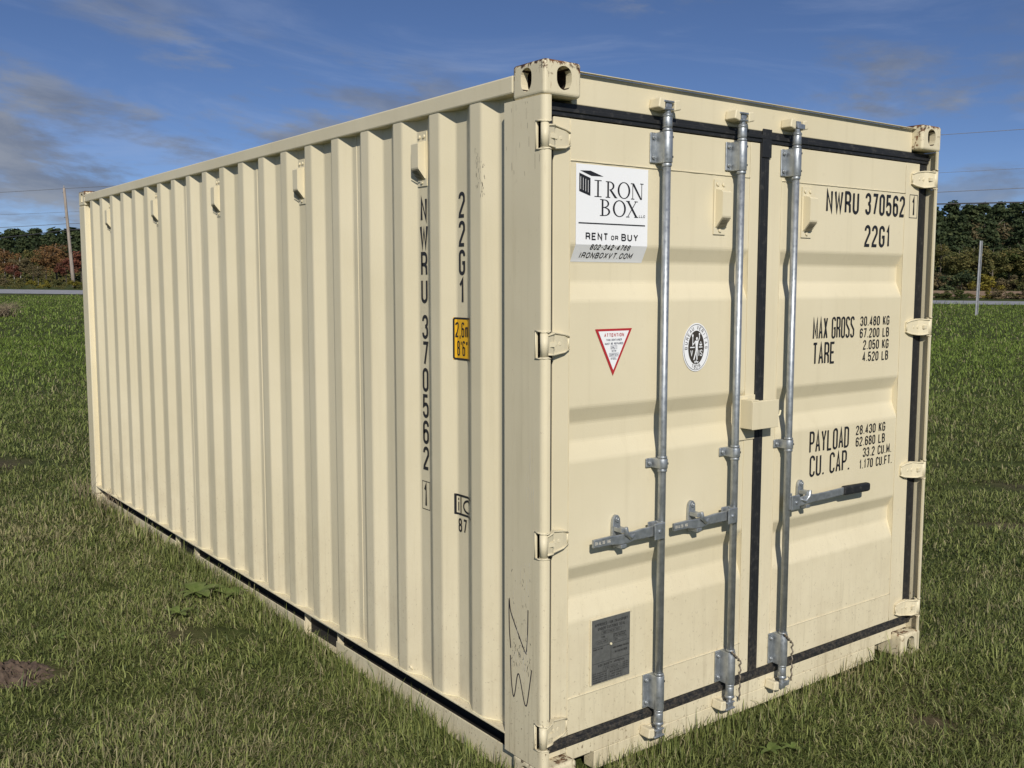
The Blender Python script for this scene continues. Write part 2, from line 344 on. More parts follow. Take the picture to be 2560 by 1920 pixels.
def build_ground():
    def axis(near, far, n, extra=()):
        a = np.sinh(np.linspace(-1, 1, n) * 5.0) / math.sinh(5.0); a = np.where(a < 0, -a * near * -1, a * far)
        return np.unique(np.round(np.concatenate([a, extra]), 4))
    c_n = st2nm(*xy2st(np.array(-0.2), np.array(1.5)))
    nn = axis(140, 900, 230) + float(c_n[0]); nn = np.unique(np.concatenate([nn, [0.0, ROADW, ROADW + 45]]))
    mm = axis(700, 700, 260) + float(c_n[1])
    A, B = np.meshgrid(nn, mm, indexing='ij'); s, t = nm2st(A, B); x, y = st2xy(s, t); z = ground_z(x, y)
    V = np.stack([x, y, z], -1).reshape(-1, 3); a, b = A.shape
    i = np.arange(a * b).reshape(a, b); F = np.stack([i[:-1, :-1], i[:-1, 1:], i[1:, 1:], i[1:, :-1]], -1).reshape(-1, 4)[:, ::-1]
    soil = bare(x.ravel(), y.ravel()) * 0.9
    me = np_mesh('ground', V, F, 'ground_turf', [('soil', 'FLOAT', soil)], True)
    tag(link('ground', me), 'mown green meadow the container stands on', kind='structure')
build_ground()
def strip(n0, n1, m0, m1, dz, nm=60, nn=4):
    A, B = np.meshgrid(np.linspace(n0, n1, nn), np.linspace(m0, m1, nm), indexing='ij'); s, t = nm2st(A, B); x, y = st2xy(s, t)
    z = ground_z(x, y) + dz; V = np.stack([x, y, z], -1).reshape(-1, 3); i = np.arange(A.size).reshape(A.shape)
    F = np.stack([i[:-1, :-1], i[:-1, 1:], i[1:, 1:], i[1:, :-1]], -1).reshape(-1, 4)[:, ::-1]; return V, F
V_, F_ = strip(0.15, ROADW - 0.1, -420, 420, 0.03, 260)
tag(link('road', np_mesh('road', V_, F_, 'asphalt')), 'pale grey asphalt country road crossing behind the meadow', kind='structure')
V_, F_ = strip(ROADW + 9, ROADW + 44, 52, 150, 0.05, 60, 8)
tag(link('field', np_mesh('field', V_, F_, 'field_soil')), 'strip of brown ploughed field beyond the road on the right', kind='structure')

# ------------------------------------------------------------------ stroke lettering
def arc(cx, cy, rx, ry, a0, a1, n=8): return [(cx + rx * math.cos(R(a0 + (a1 - a0) * i / n)), cy + ry * math.sin(R(a0 + (a1 - a0) * i / n))) for i in range(n + 1)]
def glyph(c, r):
    top = lambda: arc(.5, 1 - r, .5, r, 180, 0); bot = lambda: arc(.5, r, .5, r, 0, -180)
    k = min(r, .22)
    G = {
     'A': [[(0, 0), (.5, 1), (1, 0)], [(.17, .30), (.83, .30)]],
     'B': [[(0, 0), (0, 1), (.6, 1)] + arc(.6, 1 - k, .35, k, 90, 0)[1:] + arc(.6, .53 + k, .35, k, 0, -90)[0:] + [(0, .53)], [(.6, .53)] + arc(.6, .53 - k, .4, k, 90, 0)[1:] + arc(.6, k, .4, k, 0, -90) + [(0, 0)]],
     'C': [[(1, 1 - r - .06)] + arc(.5, 1 - r, .5, r, 0, 180) + arc(.5, r, .5, r, 180, 360) + [(1, r + .06)]],
     'D': [[(0, 0), (0, 1), (.5, 1)] + arc(.5, 1 - r, .5, r, 90, 0)[1:] + arc(.5, r, .5, r, 0, -90) + [(0, 0)]],
     'E': [[(1, 1), (0, 1), (0, 0), (1, 0)], [(0, .52), (.85, .52)]],
     'F': [[(1, 1), (0, 1), (0, 0)], [(0, .52), (.85, .52)]],
     'G': [[(1, 1 - r - .04)] + arc(.5, 1 - r, .5, r, 0, 180) + arc(.5, r, .5, r, 180, 360) + [(1, .48), (.55, .48)]],
     'H': [[(0, 0), (0, 1)], [(1, 0), (1, 1)], [(0, .52), (1, .52)]],
     'I': [[(.5, 0), (.5, 1)]],
     'K': [[(0, 0), (0, 1)], [(1, 1), (.05, .42)], [(.3, .58), (1, 0)]],
     'L': [[(0, 1), (0, 0), (1, 0)]],
     'M': [[(0, 0), (0, 1), (.5, .2), (1, 1), (1, 0)]],
     'N': [[(0, 0), (0, 1), (1, 0), (1, 1)]],
     'O': [top() + bot() + [(0, 1 - r)]],
     'P': [[(0, 0), (0, 1), (.55, 1)] + arc(.55, 1 - k, .45, k, 90, 0)[1:] + arc(.55, .45 + k, .45, k, 0, -90) + [(0, .45)]],
     'R': [[(0, 0), (0, 1), (.55, 1)] + arc(.55, 1 - k, .45, k, 90, 0)[1:] + arc(.55, .48 + k, .45, k, 0, -90) + [(0, .48)], [(.6, .48), (.95, .36), (1, 0)]],
     'S': [[(1, 1 - r - .03)] + arc(.5, 1 - r, .5, r, 0, 180) + [(0, .66), (1, .36)] + arc(.5, r, .5, r, 0, -180) + [(0, r + .03)]],
     'T': [[(0, 1), (1, 1)], [(.5, 1), (.5, 0)]],
     'U': [[(0, 1)] + arc(.5, r, .5, r, 180, 360) + [(1, 1)]],
     'V': [[(0, 1), (.5, 0), (1, 1)]],
     'W': [[(0, 1), (.24, 0), (.5, .85), (.76, 0), (1, 1)]],
     'X': [[(0, 0), (1, 1)], [(0, 1), (1, 0)]],
     'Y': [[(0, 1), (.5, .45), (1, 1)], [(.5, .45), (.5, 0)]],
     'Z': [[(0, 1), (1, 1), (0, 0), (1, 0)]],
     '1': [[(.08, .76), (.6, 1), (.6, 0)]],
     '2': [[(0, 1 - r - .04)] + top() + [(1, .66), (.06, .12), (.0, 0), (1, 0)]],
     '3': [[(0, 1 - r - .03)] + top() + arc(.5, .52 + k, .5, k, 0, -90), [(.5, .52)] + arc(.5, .52 - k, .5, k, 90, 0) + bot() + [(0, r + .03)]],
     '4': [[(.72, 0), (.72, 1), (0, .24), (1, .24)]],
     '5': [[(.95, 1), (.06, 1), (.02, .52)] + arc(.5, .6 - r, .5, r, 130, 0) + bot() + [(0, r + .03)]],
     '6': [[(1, 1 - r - .02)] + arc(.5, 1 - r, .5, r, 0, 180) + arc(.5, r, .5, r, 180, 360) + arc(.5, .58 - r, .5, r, 0, 180)],
     '7': [[(0, 1), (1, 1), (.35, 0)]],
     '8': [arc(.5, 1 - k, .45, k, -90, 270, 16)[:0] + arc(.5, 1 - k, .46, k, 0, 180) + arc(.5, .53 + k, .46, k, 180, 360) + [(.96, 1 - k)], arc(.5, .53 - k, .5, k, 0, 180) + arc(.5, k, .5, k, 180, 360) + [(1, .53 - k)]],
     'm': [[(0, 0), (0, .68)], [(0, .5)] + arc(.25, .5, .25, .18, 180, 0) + [(.5, 0)], [(.5, .5)] + arc(.75, .5, .25, .18, 180, 0) + [(1, 0)]],
     '.': [[(.5, -.02), (.5, .07)]], ',': [[(.6, .08), (.35, -.14)]], "'": [[(.5, 1), (.5, .78)]], '"': [[(.25, 1), (.25, .78)], [(.75, 1), (.75, .78)]],
     '-': [[(.1, .46), (.9, .46)]], ':': [[(.5, .1), (.5, .2)], [(.5, .55), (.5, .65)]], '/': [[(0, 0), (1, 1)]],
    }
    if c == '0': c = 'O'
    return G.get(c, [])
WID = {'.': .38, ',': .4, "'": .35, '"': .6, 'I': .35, '1': .72, 'M': 1.22, 'W': 1.35, 'm': 1.35, ' ': .62, '-': .7, ':': .35, 'O': 1.0}
class Print:
    """flat lettering: every stroke a ribbon just off the surface given by fn(u, v, depth)"""
    def __init__(s, fn, d0=0.0012): s.fn = fn; s.b = MB(); s.d = d0; s.k = 0
    def nd(s): s.k += 1; return s.d + (s.k % 9) * 0.00006
    def poly(s, pts, d=None):
        d = s.nd() if d is None else d; s.b.add([s.fn(u, v, d) for u, v in pts], [tuple(range(len(pts)))]); return s
    def stroke(s, pts, t, closed=False, maxseg=None):
        P = [np.array(p, float) for p in pts]
        Q = [P[0]]
        for p in P[1:]:
            if np.linalg.norm(p - Q[-1]) > 1e-6: Q.append(p)
        if len(Q) < 2: return s
        closed = closed or np.linalg.norm(Q[0] - Q[-1]) < 1e-5
        if closed and np.linalg.norm(Q[0] - Q[-1]) < 1e-5: Q = Q[:-1]
        if maxseg:
            Z = []
            for i in range(len(Q) - (0 if closed else 1)):
                a, b_ = Q[i], Q[(i + 1) % len(Q)]; m = max(1, int(np.linalg.norm(b_ - a) / maxseg))
                Z += [a + (b_ - a) * j / m for j in range(m)]
            if not closed: Z.append(Q[-1])
            Q = Z
        n = len(Q); d = s.nd(); Lf = []; Rt = []
        for i in range(n):
            a = Q[(i - 1) % n] if (closed or i > 0) else None; c = Q[(i + 1) % n] if (closed or i < n - 1) else None
            d1 = (Q[i] - a) / np.linalg.norm(Q[i] - a) if a is not None else None; d2 = (c - Q[i]) / np.linalg.norm(c - Q[i]) if c is not None else None
            if d1 is None: d1 = d2
            if d2 is None: d2 = d1
            n1 = np.array([-d1[1], d1[0]]); n2 = np.array([-d2[1], d2[0]]); m = n1 + n2; q = np.linalg.norm(m)
            m = n1 if q < 1e-3 else m / q; k = 1 / max(0.42, float(m @ n1)); Lf.append(Q[i] + m * k * t / 2); Rt.append(Q[i] - m * k * t / 2)
        v = [s.fn(p[0], p[1], d) for p in Lf] + [s.fn(p[0], p[1], d) for p in Rt]
        s.b.add(v, [(i, (i + 1) % n, (i + 1) % n + n, i + n) for i in range(n if closed else n - 1)]); return s
    def text(s, txt, x0, x1, z0, z1, t, slant=0.0, gap=0.30, maxseg=None):
        tot = sum(WID.get(c, 1.0) for c in txt) + gap * (len(txt) - 1); u = (x1 - x0) / tot; x = x0; h = z1 - z0
        for c in txt:
            wd = WID.get(c, 1.0) * u; iw = max(wd - t, wd * .2); ih = h - t; r = min(.34, .5 * iw / ih)
            for pl in glyph(c, r): s.stroke([(x + t / 2 + a * iw + slant * (b * ih), z0 + t / 2 + b * ih) for a, b in pl], t, maxseg=maxseg)
            x += wd + gap * u
        return s
    def frame(s, x0, x1, z0, z1, t): return s.stroke([(x0, z0), (x1, z0), (x1, z1), (x0, z1), (x0, z0)], t)
    def disc(s, cx, cz, rx, rz, n=28): return s.poly([(cx + rx * math.cos(2 * math.pi * i / n), cz + rz * math.sin(2 * math.pi * i / n)) for i in range(n)])
    def obj(s, mat, parent, name='lettering'): return s.b.obj(name, mat, parent, fixn=False)

# ------------------------------------------------------------------ the container
ROOT = thing('shipping_container', 'cream steel shipping container with grey locking bars standing on the grass', 'container', (1.219, 3.029, 0))
YD = 0.057
CR = 'cream_paint'
def make_casting():
    def cut(m): return m.mesh('cut', None)
    bm = bmesh.new(); bmesh.ops.create_cube(bm, size=1.0)
    for v in bm.verts: v.co = Vector((v.co.x * .162 + .081, v.co.y * .178 + .089, v.co.z * .118 + .059))
    me = bpy.data.meshes.new('corner_casting'); bm.to_mesh(me); bm.free()
    o = bpy.data.objects.new('tmp_casting', me); COL.objects.link(o)
    bv = o.modifiers.new('b', 'BEVEL'); bv.width = 0.013; bv.segments = 4; bv.limit_method = 'ANGLE'
    cuts = []
    def addcut(mb):
        c = mb.obj('tmp_cut', None); cuts.append(c); m = o.modifiers.new('x', 'BOOLEAN'); m.operation = 'DIFFERENCE'; m.object = c; m.solver = 'EXACT'
    shield = lambda c0, hw, z0, z1: arc(c0, z1 - .026, hw, .026, 0, 180, 10) + [(c0 - hw, z0 + .042)] + arc(c0, z0 + .036, hw, .036, 190, 350, 10) + [(c0 + hw, z0 + .042)]
    addcut(MB().box(.03, .135, .03, .150, .026, .095))
    addcut(MB().prism(shield(.085, .0325, .020, .100), -.02, .06, lambda a, b, c: (a, c, b)))
    addcut(MB().prism(shield(.100, .0300, .020, .100), -.02, .06, lambda a, b, c: (c, a, b)))
    dg = bpy.context.evaluated_depsgraph_get(); dg.update()
    nm = bpy.data.meshes.new_from_object(o.evaluated_get(dg)); nm.name = 'corner_casting'
    for c in cuts + [o]: bpy.data.objects.remove(c, do_unlink=True)
    n = len(nm.vertices); co = np.zeros(n * 3); nm.vertices.foreach_get('co', co); co = co.reshape(-1, 3)
    wear = np.maximum(np.clip(1 - (0.118 - co[:, 2]) / 0.030, 0, 1), .45 * np.clip(1 - (.178 - co[:, 1]) / .016, 0, 1)); wear = np.maximum(wear, .45 * np.clip(1 - (.162 - co[:, 0]) / .016, 0, 1))
    a = nm.attributes.new('wear', 'FLOAT', 'POINT'); a.data.foreach_set('value', wear.astype(np.float32))
    nm.materials.clear(); nm.materials.append(MAT['cream_worn']); nm.materials.append(MAT['cavity_shade'])  # second slot paints the shade inside the casting holes
    for p in nm.polygons:
        c = p.center; p.material_index = 1 if (.0295 < c.x < .1355 and .0295 < c.y < .1505 and .0255 < c.z < .0955 and min(c.x, c.y) > .0295) else 0
    nm.update(); return nm
CAST = make_casting(); CASTB = CAST.copy(); CASTB.materials[0] = MAT['cream_stained']
for ix in (0, 1):
    for iy in (0, 1):
        for iz in (0, 1):
            o = link('corner_casting', CAST if iz else CASTB, ROOT)
            o.location = (2.438 * ix, 6.058 * iy, 2.591 * iz if iz else 0.0)
            o.scale = (1 - 2 * ix, 1 - 2 * iy, -1 if iz else 1)
            if iz: o.scale = (o.scale[0], o.scale[1], 1); o.location.z = 2.473
# corner posts at the door end: J section, lip cut away at the hinges
HZ = [2.342, 1.637, 0.934, 0.235]; HC = 0.0475
def jpost(side):
    f = (lambda a, b, c: (a, b, c)) if side == 0 else (lambda a, b, c: (2.438 - a, b, c))
    r = .022
    full = [(0, .174), (0, r)] + arc(r, r, r, r, 180, 270, 6)[1:] + [(.030, 0), (.030, .008)] + [(r, .008)] + arc(r, r, r - .008, r - .008, 270, 180, 5)[1:] + [(.008, .174)]
    cutp = [(0, .174), (0, .043), (.008, .043), (.008, .174)]
    b = MB(); zs = [2.473]
    for z in HZ: zs += [z + HC, z - HC]
    zs.append(.118)
    for i in range(len(zs) - 1): b.prism(full if i % 2 == 0 else cutp, zs[i + 1], zs[i], f)
    b.prism([(.0006, .1756), (.0006, .225), (.0086, .225), (.0086, .1756)], .118, 2.473, f)
    b.prism([(.0092, .080), (.0092, .224), (.060, .224), (.060, .080)], .118, 2.473, f)
    p = b.obj('corner_post', 'cream_post', ROOT)
    for z in HZ:   # rolled rims of the hinge cut-outs
        e = MB()
        for zz, dz in ((z + HC, -.0035), (z - HC, .0035)): e.tube([f(-.0012, .046, zz), f(-.0015, .022, zz + dz * .3), f(.006, .006, zz + dz * .3), f(.020, -.0012, zz + dz), f(.031, .0, zz)], .0028, 6)
        e.tube([f(-.0008, .0445, z - HC), f(-.0008, .0445, z + HC)], .0022, 6); e.obj('weld_rim', 'cream_post', p)
    return p
PL = jpost(0); PR = jpost(1)
for ix in (0, 1):   # posts at the closed end
    x0, x1 = (0.0, .08) if ix == 0 else (2.358, 2.438)
    MB().box(x0, x1, 5.895, 6.055, .118, 2.473).obj('corner_post', CR, ROOT, .008, 3)
# rails
for ix in (0, 1):
    f = (lambda x, y, z: (x, y, z)) if ix == 0 else (lambda x, y, z: (2.438 - x, y, z))
    MB().box(.002, .062, .1785, 5.8795, 2.500, 2.562).xf(f).obj('top_rail', CR, ROOT, .006, 2)
    b = MB().box(.0, .062, .226, 5.894, .1765, .1835)
    for y0, y1 in ((.1785, 1.66), (2.02, 3.68), (4.04, 5.8795)): b.box(.036, .042, y0, y1, .0, .101)
    rail = b.xf(f).obj('bottom_rail', 'cream_post', ROOT, .0015, 1)
    MB().box(.075, .081, .1785, 5.8795, .02, .176).xf(f).obj('rail_web', 'gap_shade', rail)  # back of the rail gap, coloured black to stand in for its shade
for y0, y1 in ((1.66, 2.02), (3.68, 4.04)):   # fork pockets running across underneath
    b = MB().box(.0425, 2.3955, y0 - .006, y0, .03, .146).box(.0425, 2.3955, y1, y1 + .006, .03, .146).box(.0425, 2.3955, y0 + .0005, y1 - .0005, .1405, .1465).box(.0425, 2.3955, y0 + .0005, y1 - .0005, .030, .036)
    b.obj('fork_pocket', 'cream_post', ROOT)
MB().box(.162, 2.276, .053, .125, 2.464, 2.571).obj('door_header', CR, ROOT, .003, 2)
MB().box(.163, 2.275, .032, .0525, 2.5712, 2.5732).obj('header_lip', CR, ROOT)
MB().box(.1625, 2.2755, .060, .120, .0845, .141).box(.30, 2.138, .0605, .1195, .012, .0843).obj('door_sill', 'cream_post', ROOT, .003, 2)
for x0, x1 in ((.031, .162), (2.276, 2.407)): MB().box(x0, x1, .0605, .118, .1195, .141).obj('sill_end_plate', 'cream_post', ROOT, .002, 1)
MB().box(.08, 2.358, 5.98, 6.04, 2.46, 2.565).obj('front_header', CR, ROOT, .004, 2); MB().box(.08, 2.358, 5.98, 6.04, .02, .18).obj('front_sill', CR, ROOT, .004, 2)
# corrugated side walls
XO, XI = .006, .042; PITCHC = .2787; Y0C = .376
SP = [(.226, XI), (.311, XI)]
for k in range(20): y = Y0C + PITCHC * k; SP += [(y, XO), (y + .070, XO), (y + .140, XI)] + ([(y + PITCHC - .066, XI)] if k < 19 else [(5.895, XI)])
def side_x(y): return float(np.interp(y, [a for a, _ in SP], [b for _, b in SP]))
def rounded(prof, r):
    out = [prof[0]]
    for i in range(1, len(prof) - 1):
        p, a, c = (np.array(q) for q in (prof[i], prof[i - 1], prof[i + 1]))
        u = (a - p) / np.linalg.norm(a - p); v = (c - p) / np.linalg.norm(c - p)
        out += [tuple(p + u * r), tuple(p + (u + v) * r * .32), tuple(p + v * r)]
    return out + [prof[-1]]
def sheet(prof, z0, z1, f, thick=(.0016, 0)):
    """open profile (a, b) swept along z with a little thickness"""
    b = MB(); n = len(prof); v = [f(p, q, z) for z in (z0, z1) for p, q in prof]
    b.add(v, [(i, i + 1, i + 1 + n, i + n) for i in range(n - 1)], False); return b
for ix in (0, 1):
    f = (lambda y, x, z: (x, y, z)) if ix == 0 else (lambda y, x, z: (2.438 - x, y, z))
    wl = sheet(rounded(SP, .006), .182, 2.502, f).obj('side_wall', CR, ROOT, fixn=False)
    so = wl.modifiers.new('thick', 'SOLIDIFY'); so.thickness = .0016; so.offset = -1 if ix else 1
    if ix == 0: SIDE = wl
b = MB(); bd = MB()
rng = random.Random(4)
def bead(pts, r, mb, n=6):   # an uneven weld bead
    out = []
    for i in range(len(pts) - 1):
        a, c = Vector(pts[i]), Vector(pts[i + 1]); m = max(1, int((c - a).length / .018)); out += [a + (c - a) * j / m for j in range(m)]
    out.append(Vector(pts[-1])); mb.tube(out, [r * rng.uniform(.7, 1.25) for _ in out], n)
bead([(x - .002, y, .1855) for y, x in SP], .0030, bd)
bd.obj('weld_bead', 'bright_bead', SIDE)
bs = MB()
for k in (3, 7, 11, 15):   # vertical joints between the sheets
    y = Y0C + PITCHC * k + .170
    bs.box(XI - .0022, XI + .001, y, y + .006, .19, 2.498)
bs.obj('sheet_joint', CR, SIDE, .001, 1)
FP = [(.08, 6.02)]
for k in range(9): x = .10 + .25 * k; FP += [(x, 6.02), (x + .05, 6.05), (x + .13, 6.05), (x + .18, 6.02)]
FP += [(2.358, 6.02)]
sheet(FP, .17, 2.47, lambda a, q, z: (a, q, z)).obj('front_wall', CR, ROOT, fixn=False)
RP = [(.18, 2.548)]
for k in range(27): y = .20 + .209 * k; RP += [(y, 2.548), (y + .03, 2.562), (y + .10, 2.562), (y + .13, 2.548)]
RP += [(5.98, 2.548)]
sheet(RP, .062, 2.376, lambda a, q, z: (z, a, q)).obj('roof', CR, ROOT, fixn=False)
MB().box(.045, 2.393, .08, 5.97, .150, .172).obj('floor', 'bark', ROOT)
# doors
CZ = [(1.984, 1.925, 1.852, 1.785), (1.403, 1.343, 1.277, 1.206), (.817, .762, .695, .612)]; CD = .030
def door_y(z):
    for a, q, c, d in CZ:
        if d <= z <= a:
            if z > q: return YD + CD * (a - z) / (a - q)
            if z < c: return YD + CD * (z - d) / (c - d)
            return YD + CD
    return YD
def make_door(x0, x1, p0, p1, hinge_side):
    b = MB().box(x0, p0, YD, .105, .185, 2.416).box(p1, x1, YD, .105, .185, 2.416).box(p0 + .0004, p1 - .0004, YD + .0003, .105, 2.274, 2.4155).box(p0 + .0004, p1 - .0004, YD + .0003, .105, .1855, .325)
    d = b.obj('door', CR, ROOT, .0025, 2)
    prof = [(YD + .0015, .3255)]
    for a, q, c, e in reversed(CZ): prof += [(YD + .0015, e), (YD + CD, c), (YD + CD, q), (YD + .0015, a)]
    prof += [(YD + .0015, 2.2735)]
    sheet(rounded(prof, .007), p0 + .0003, p1 - .0003, lambda y, z, x: (x, y, z)).obj('door_panel', CR, d, fixn=False)
    wb = MB()
    bead([(p0, YD - .0002, 2.2738), (p1, YD - .0002, 2.2738)], .0026, wb); bead([(p0, YD - .0002, .3252), (p1, YD - .0002, .3252)], .0026, wb)
    for px in (p0, p1): bead([(px, YD - .0002, .19), (px, YD - .0002, 2.41)], .0014, wb)
    wb.obj('weld_bead', CR, d)
    return d
DL = make_door(.086, 1.177, .162, 1.118, 0); DR = make_door(1.233, 2.358, 1.320, 2.243, 1)
def gasket(parts, parent):
    g = MB()
    for q in parts: g.box(*q)
    return g.obj('gasket', 'black_rubber', parent, .004, 2)
gasket([(.030, 1.203, .052, .075, 2.419, 2.4635), (.030, 1.203, .046, .0515, 2.434, 2.449), (.030, 1.203, .055, .078, .1425, .183), (.030, 1.203, .050, .0545, .156, .170), (.032, .085, .060, .080, .1835, 2.4185), (1.1785, 1.204, .052, .080, .1835, 2.4185)], DL)
gasket([(1.205, 2.426, .0525, .075, 2.419, 2.4635), (1.205, 2.426, .0465, .0515, 2.434, 2.449), (1.205, 2.426, .0555, .078, .1425, .183), (1.205, 2.426, .0505, .0545, .156, .170), (2.359, 2.4255, .060, .080, .1835, 2.4185), (1.206, 1.2318, .0525, .080, .1835, 2.4185), (1.180, 1.238, .047, .0505, 2.36, 2.474)], DR)
# hinges
def hinge(door, side, z):
    f = (lambda x, y, zz: (x, y, zz + z)) if side == 0 else (lambda x, y, zz: (2.438 - x, y, zz + z))
    b = MB()
    b.cyl((.0155, .0165, -.041), (.0155, .0165, .041), .0145, n=18)
    b.cyl((.0155, .0165, -.0445), (.0155, .0165, -.0415), .0158, n=18); b.cyl((.0155, .0165, .0415), (.0155, .0165, .0445), .0158, n=18)
    # blade: tapered plate stepping back onto the door
    pr = [(.024, .008, .036), (.060, .020, .040), (.075, .036, .041), (.128, .044, .034), (.154, .050, .024)]
    top = [(x, y, h) for x, y, h in pr]; n = len(pr)
    v = [(x, y, h) for x, y, h in pr] + [(x, y, -h) for x, y, h in pr] + [(x, y + .014, h) for x, y, h in pr] + [(x, y + .014, -h) for x, y, h in pr]
    fs = []
    for i in range(n - 1): fs += [(i, i + 1, n + i + 1, n + i), (2 * n + i, 3 * n + i, 3 * n + i + 1, 2 * n + i + 1), (i, 2 * n + i, 2 * n + i + 1, i + 1), (n + i, n + i + 1, 3 * n + i + 1, 3 * n + i)]
    fs += [(n - 1, 3 * n - 1, 4 * n - 1, 2 * n - 1), (0, n, 3 * n, 2 * n)]
    b.add(v, fs)
    # raised rims and the forged lug
    for sgn in (1, -1): b.tube([(x, y - .0015, sgn * (h - .003)) for x, y, h in pr], .0034, 6)
    b.tube([(.152, .0495, .017), (.152, .0495, -.017)], .0034, 6)
    b.cyl((.078, .0405, 0), (.078, .0335, 0), .010, .007, 12); b.box(.036, .062, .0115, .020, -.008, .008); b.cyl((.104, .0435, 0), (.104, .0385, 0), .0085, .006, 12)
    o = b.xf(f).obj('hinge', CR, door); return o
for z in HZ: hinge(DL, 0, z); hinge(DR, 1, z)
# locking bars
BOLT_M = MB().cyl((0, 0, 0), (0, -.008, 0), .0088, .0082, 6).cyl((0, -.008, 0), (0, -.012, 0), .0045, .004, 8).mesh('bolt', 'galvanised_steel')
BOLT2_M = MB().cyl((0, 0, 0), (0, -.007, 0), .0105, .0100, 10).cyl((0, -.007, 0), (0, -.012, 0), .006, .0035, 10).mesh('bolt', 'galvanised_steel')
HOLE_M = MB().cyl((.0125, -.0125, 0), (.0165, -.0165, 0), .0042, n=10).mesh('pin_hole', 'dark_hole')
def rod_set(door, bx, hdir, x_end, x_catch, grip):
    by = .012
    r = MB().cyl((bx, by, .155), (bx, by, 2.462), .0150, n=24)
    rod = r.obj('locking_bar', 'galvanised_steel', ROOT)
    def bracket(z0, z1, bolts):
        b = MB()
        b.cyl((bx, by, z0), (bx, by, z1), .0208, n=24); b.cyl((bx, by, z0 - .013), (bx, by, z0 - .001), .0184, n=24); b.cyl((bx, by, z1 + .001), (bx, by, z1 + .010), .0184, n=24)
        b.box(bx - .0202, bx + .0202, by + .002, YD - .004, z0 + .0006, z1 - .0006)
        o = b.obj('bearing_bracket', 'galvanised_steel', rod, .002, 2)
        fl = MB().box(bx - .048, bx + .048, YD - .0075, YD - .0005, z0 + .001, z1 - .001); fl.obj('bracket_flange', 'galvanised_steel', rod, .006, 3)
        for z in bolts:
            for sx in (-1, 1): link('bolt', BOLT_M, rod).location = (bx + sx * .034, YD - .0075, z)
            link('pin_hole', HOLE_M, rod).location = (bx, by, z)
    bracket(2.290, 2.404, (2.312, 2.384)); bracket(.190, .327, (.214, .304)); bracket(1.145, 1.183, (1.164,))
    for top in (1, 0):
        s = 1 if top else -1; zc = 2.438 if top else .158
        b = MB()
        b.cyl((bx, by, zc - .020 * s), (bx, by, zc + .020 * s), .0180, n=20); b.cyl((bx, by, zc + .012 * s), (bx, by, zc + .026 * s), .0160, .0215, 20)
        b.cyl((bx, by, zc + .026 * s), (bx, by, zc + .034 * s), .0215, .013, 20); b.cyl((bx, by, zc + .030 * s), (bx, by, zc + .052 * s), .0115, n=14)
        zt = zc + .060 * s
        b.box(bx - .017, bx + .014, by - .010, by + .030, min(zt - .010 * s, zt + .016 * s), max(zt - .010 * s, zt + .016 * s))
        if grip == 0:
            b.box(bx - .034, bx + .020, by - .016, by - .004, min(zt + .008 * s, zt + .016 * s), max(zt + .008 * s, zt + .016 * s)); b.box(bx - .030, bx + .018, by - .016, by - .004, min(zt - .018 * s, zt - .011 * s), max(zt - .018 * s, zt - .011 * s))
        else: b.box(bx - .012, bx + .036, by - .014, by + .002, min(zt - .016 * s, zt + .006 * s), max(zt - .016 * s, zt + .006 * s))
        b.obj('cam_end', 'galvanised_steel', rod, .003, 2)
        k = MB(); yk = .0525 if top else .0595
        for sx in (-1, 1):
            x0 = bx + sx * .024; x1 = bx + sx * .056
            prf = [(x0, zt - .020), (x1 + sx * .003, zt - .012), (x1 - sx * .004, zt + .024), (x0, zt + .020)]
            if sx < 0: prf = prf[::-1]
            k.prism(prf, yk - .054, yk, lambda a, q, c: (a, c, q))
        k.box(bx - .0235, bx + .0235, yk - .012, yk, zt - .020, zt + .016)
        k.obj('cam_keeper', CR, rod, .005, 3)
    # hub, lever and catch
    zc = .909; hx = bx + hdir * .034
    h = MB().box(min(bx + hdir * .004, bx + hdir * .058), max(bx + hdir * .004, bx + hdir * .058), by - .026, by - .0185, zc - .032, zc + .032)
    h.box(min(bx + hdir * .002, bx + hdir * .056), max(bx + hdir * .002, bx + hdir * .056), by + .014, by + .020, zc - .032, zc + .032); h.cyl((hx, by - .031, zc), (hx, by + .022, zc), .0075, n=12)
    h.box(min(bx + hdir * .001, bx + hdir * .016), max(bx + hdir * .001, bx + hdir * .016), by - .0184, by + .0139, zc - .031, zc + .031)
    h.obj('handle_hub', 'galvanised_steel', rod, .003, 2)
    def lever(xs, half, yy, zz, th, name, mat, bv=.0025):
        n = len(xs); v = []
        for x, hh, y, z in zip(xs, half, yy, zz): v += [(x, y - th, z - hh), (x, y - th, z + hh), (x, y + th, z + hh), (x, y + th, z - hh)]
        f = [tuple(4 * i + q for q in c) for i in range(n - 1) for c in ((0, 1, 5, 4), (1, 2, 6, 5), (2, 3, 7, 6), (3, 0, 4, 7))] + [(0, 3, 2, 1), tuple(4 * (n - 1) + q for q in (0, 1, 2, 3))]
        return MB().add(v, f).obj(name, mat, rod, bv, 2)
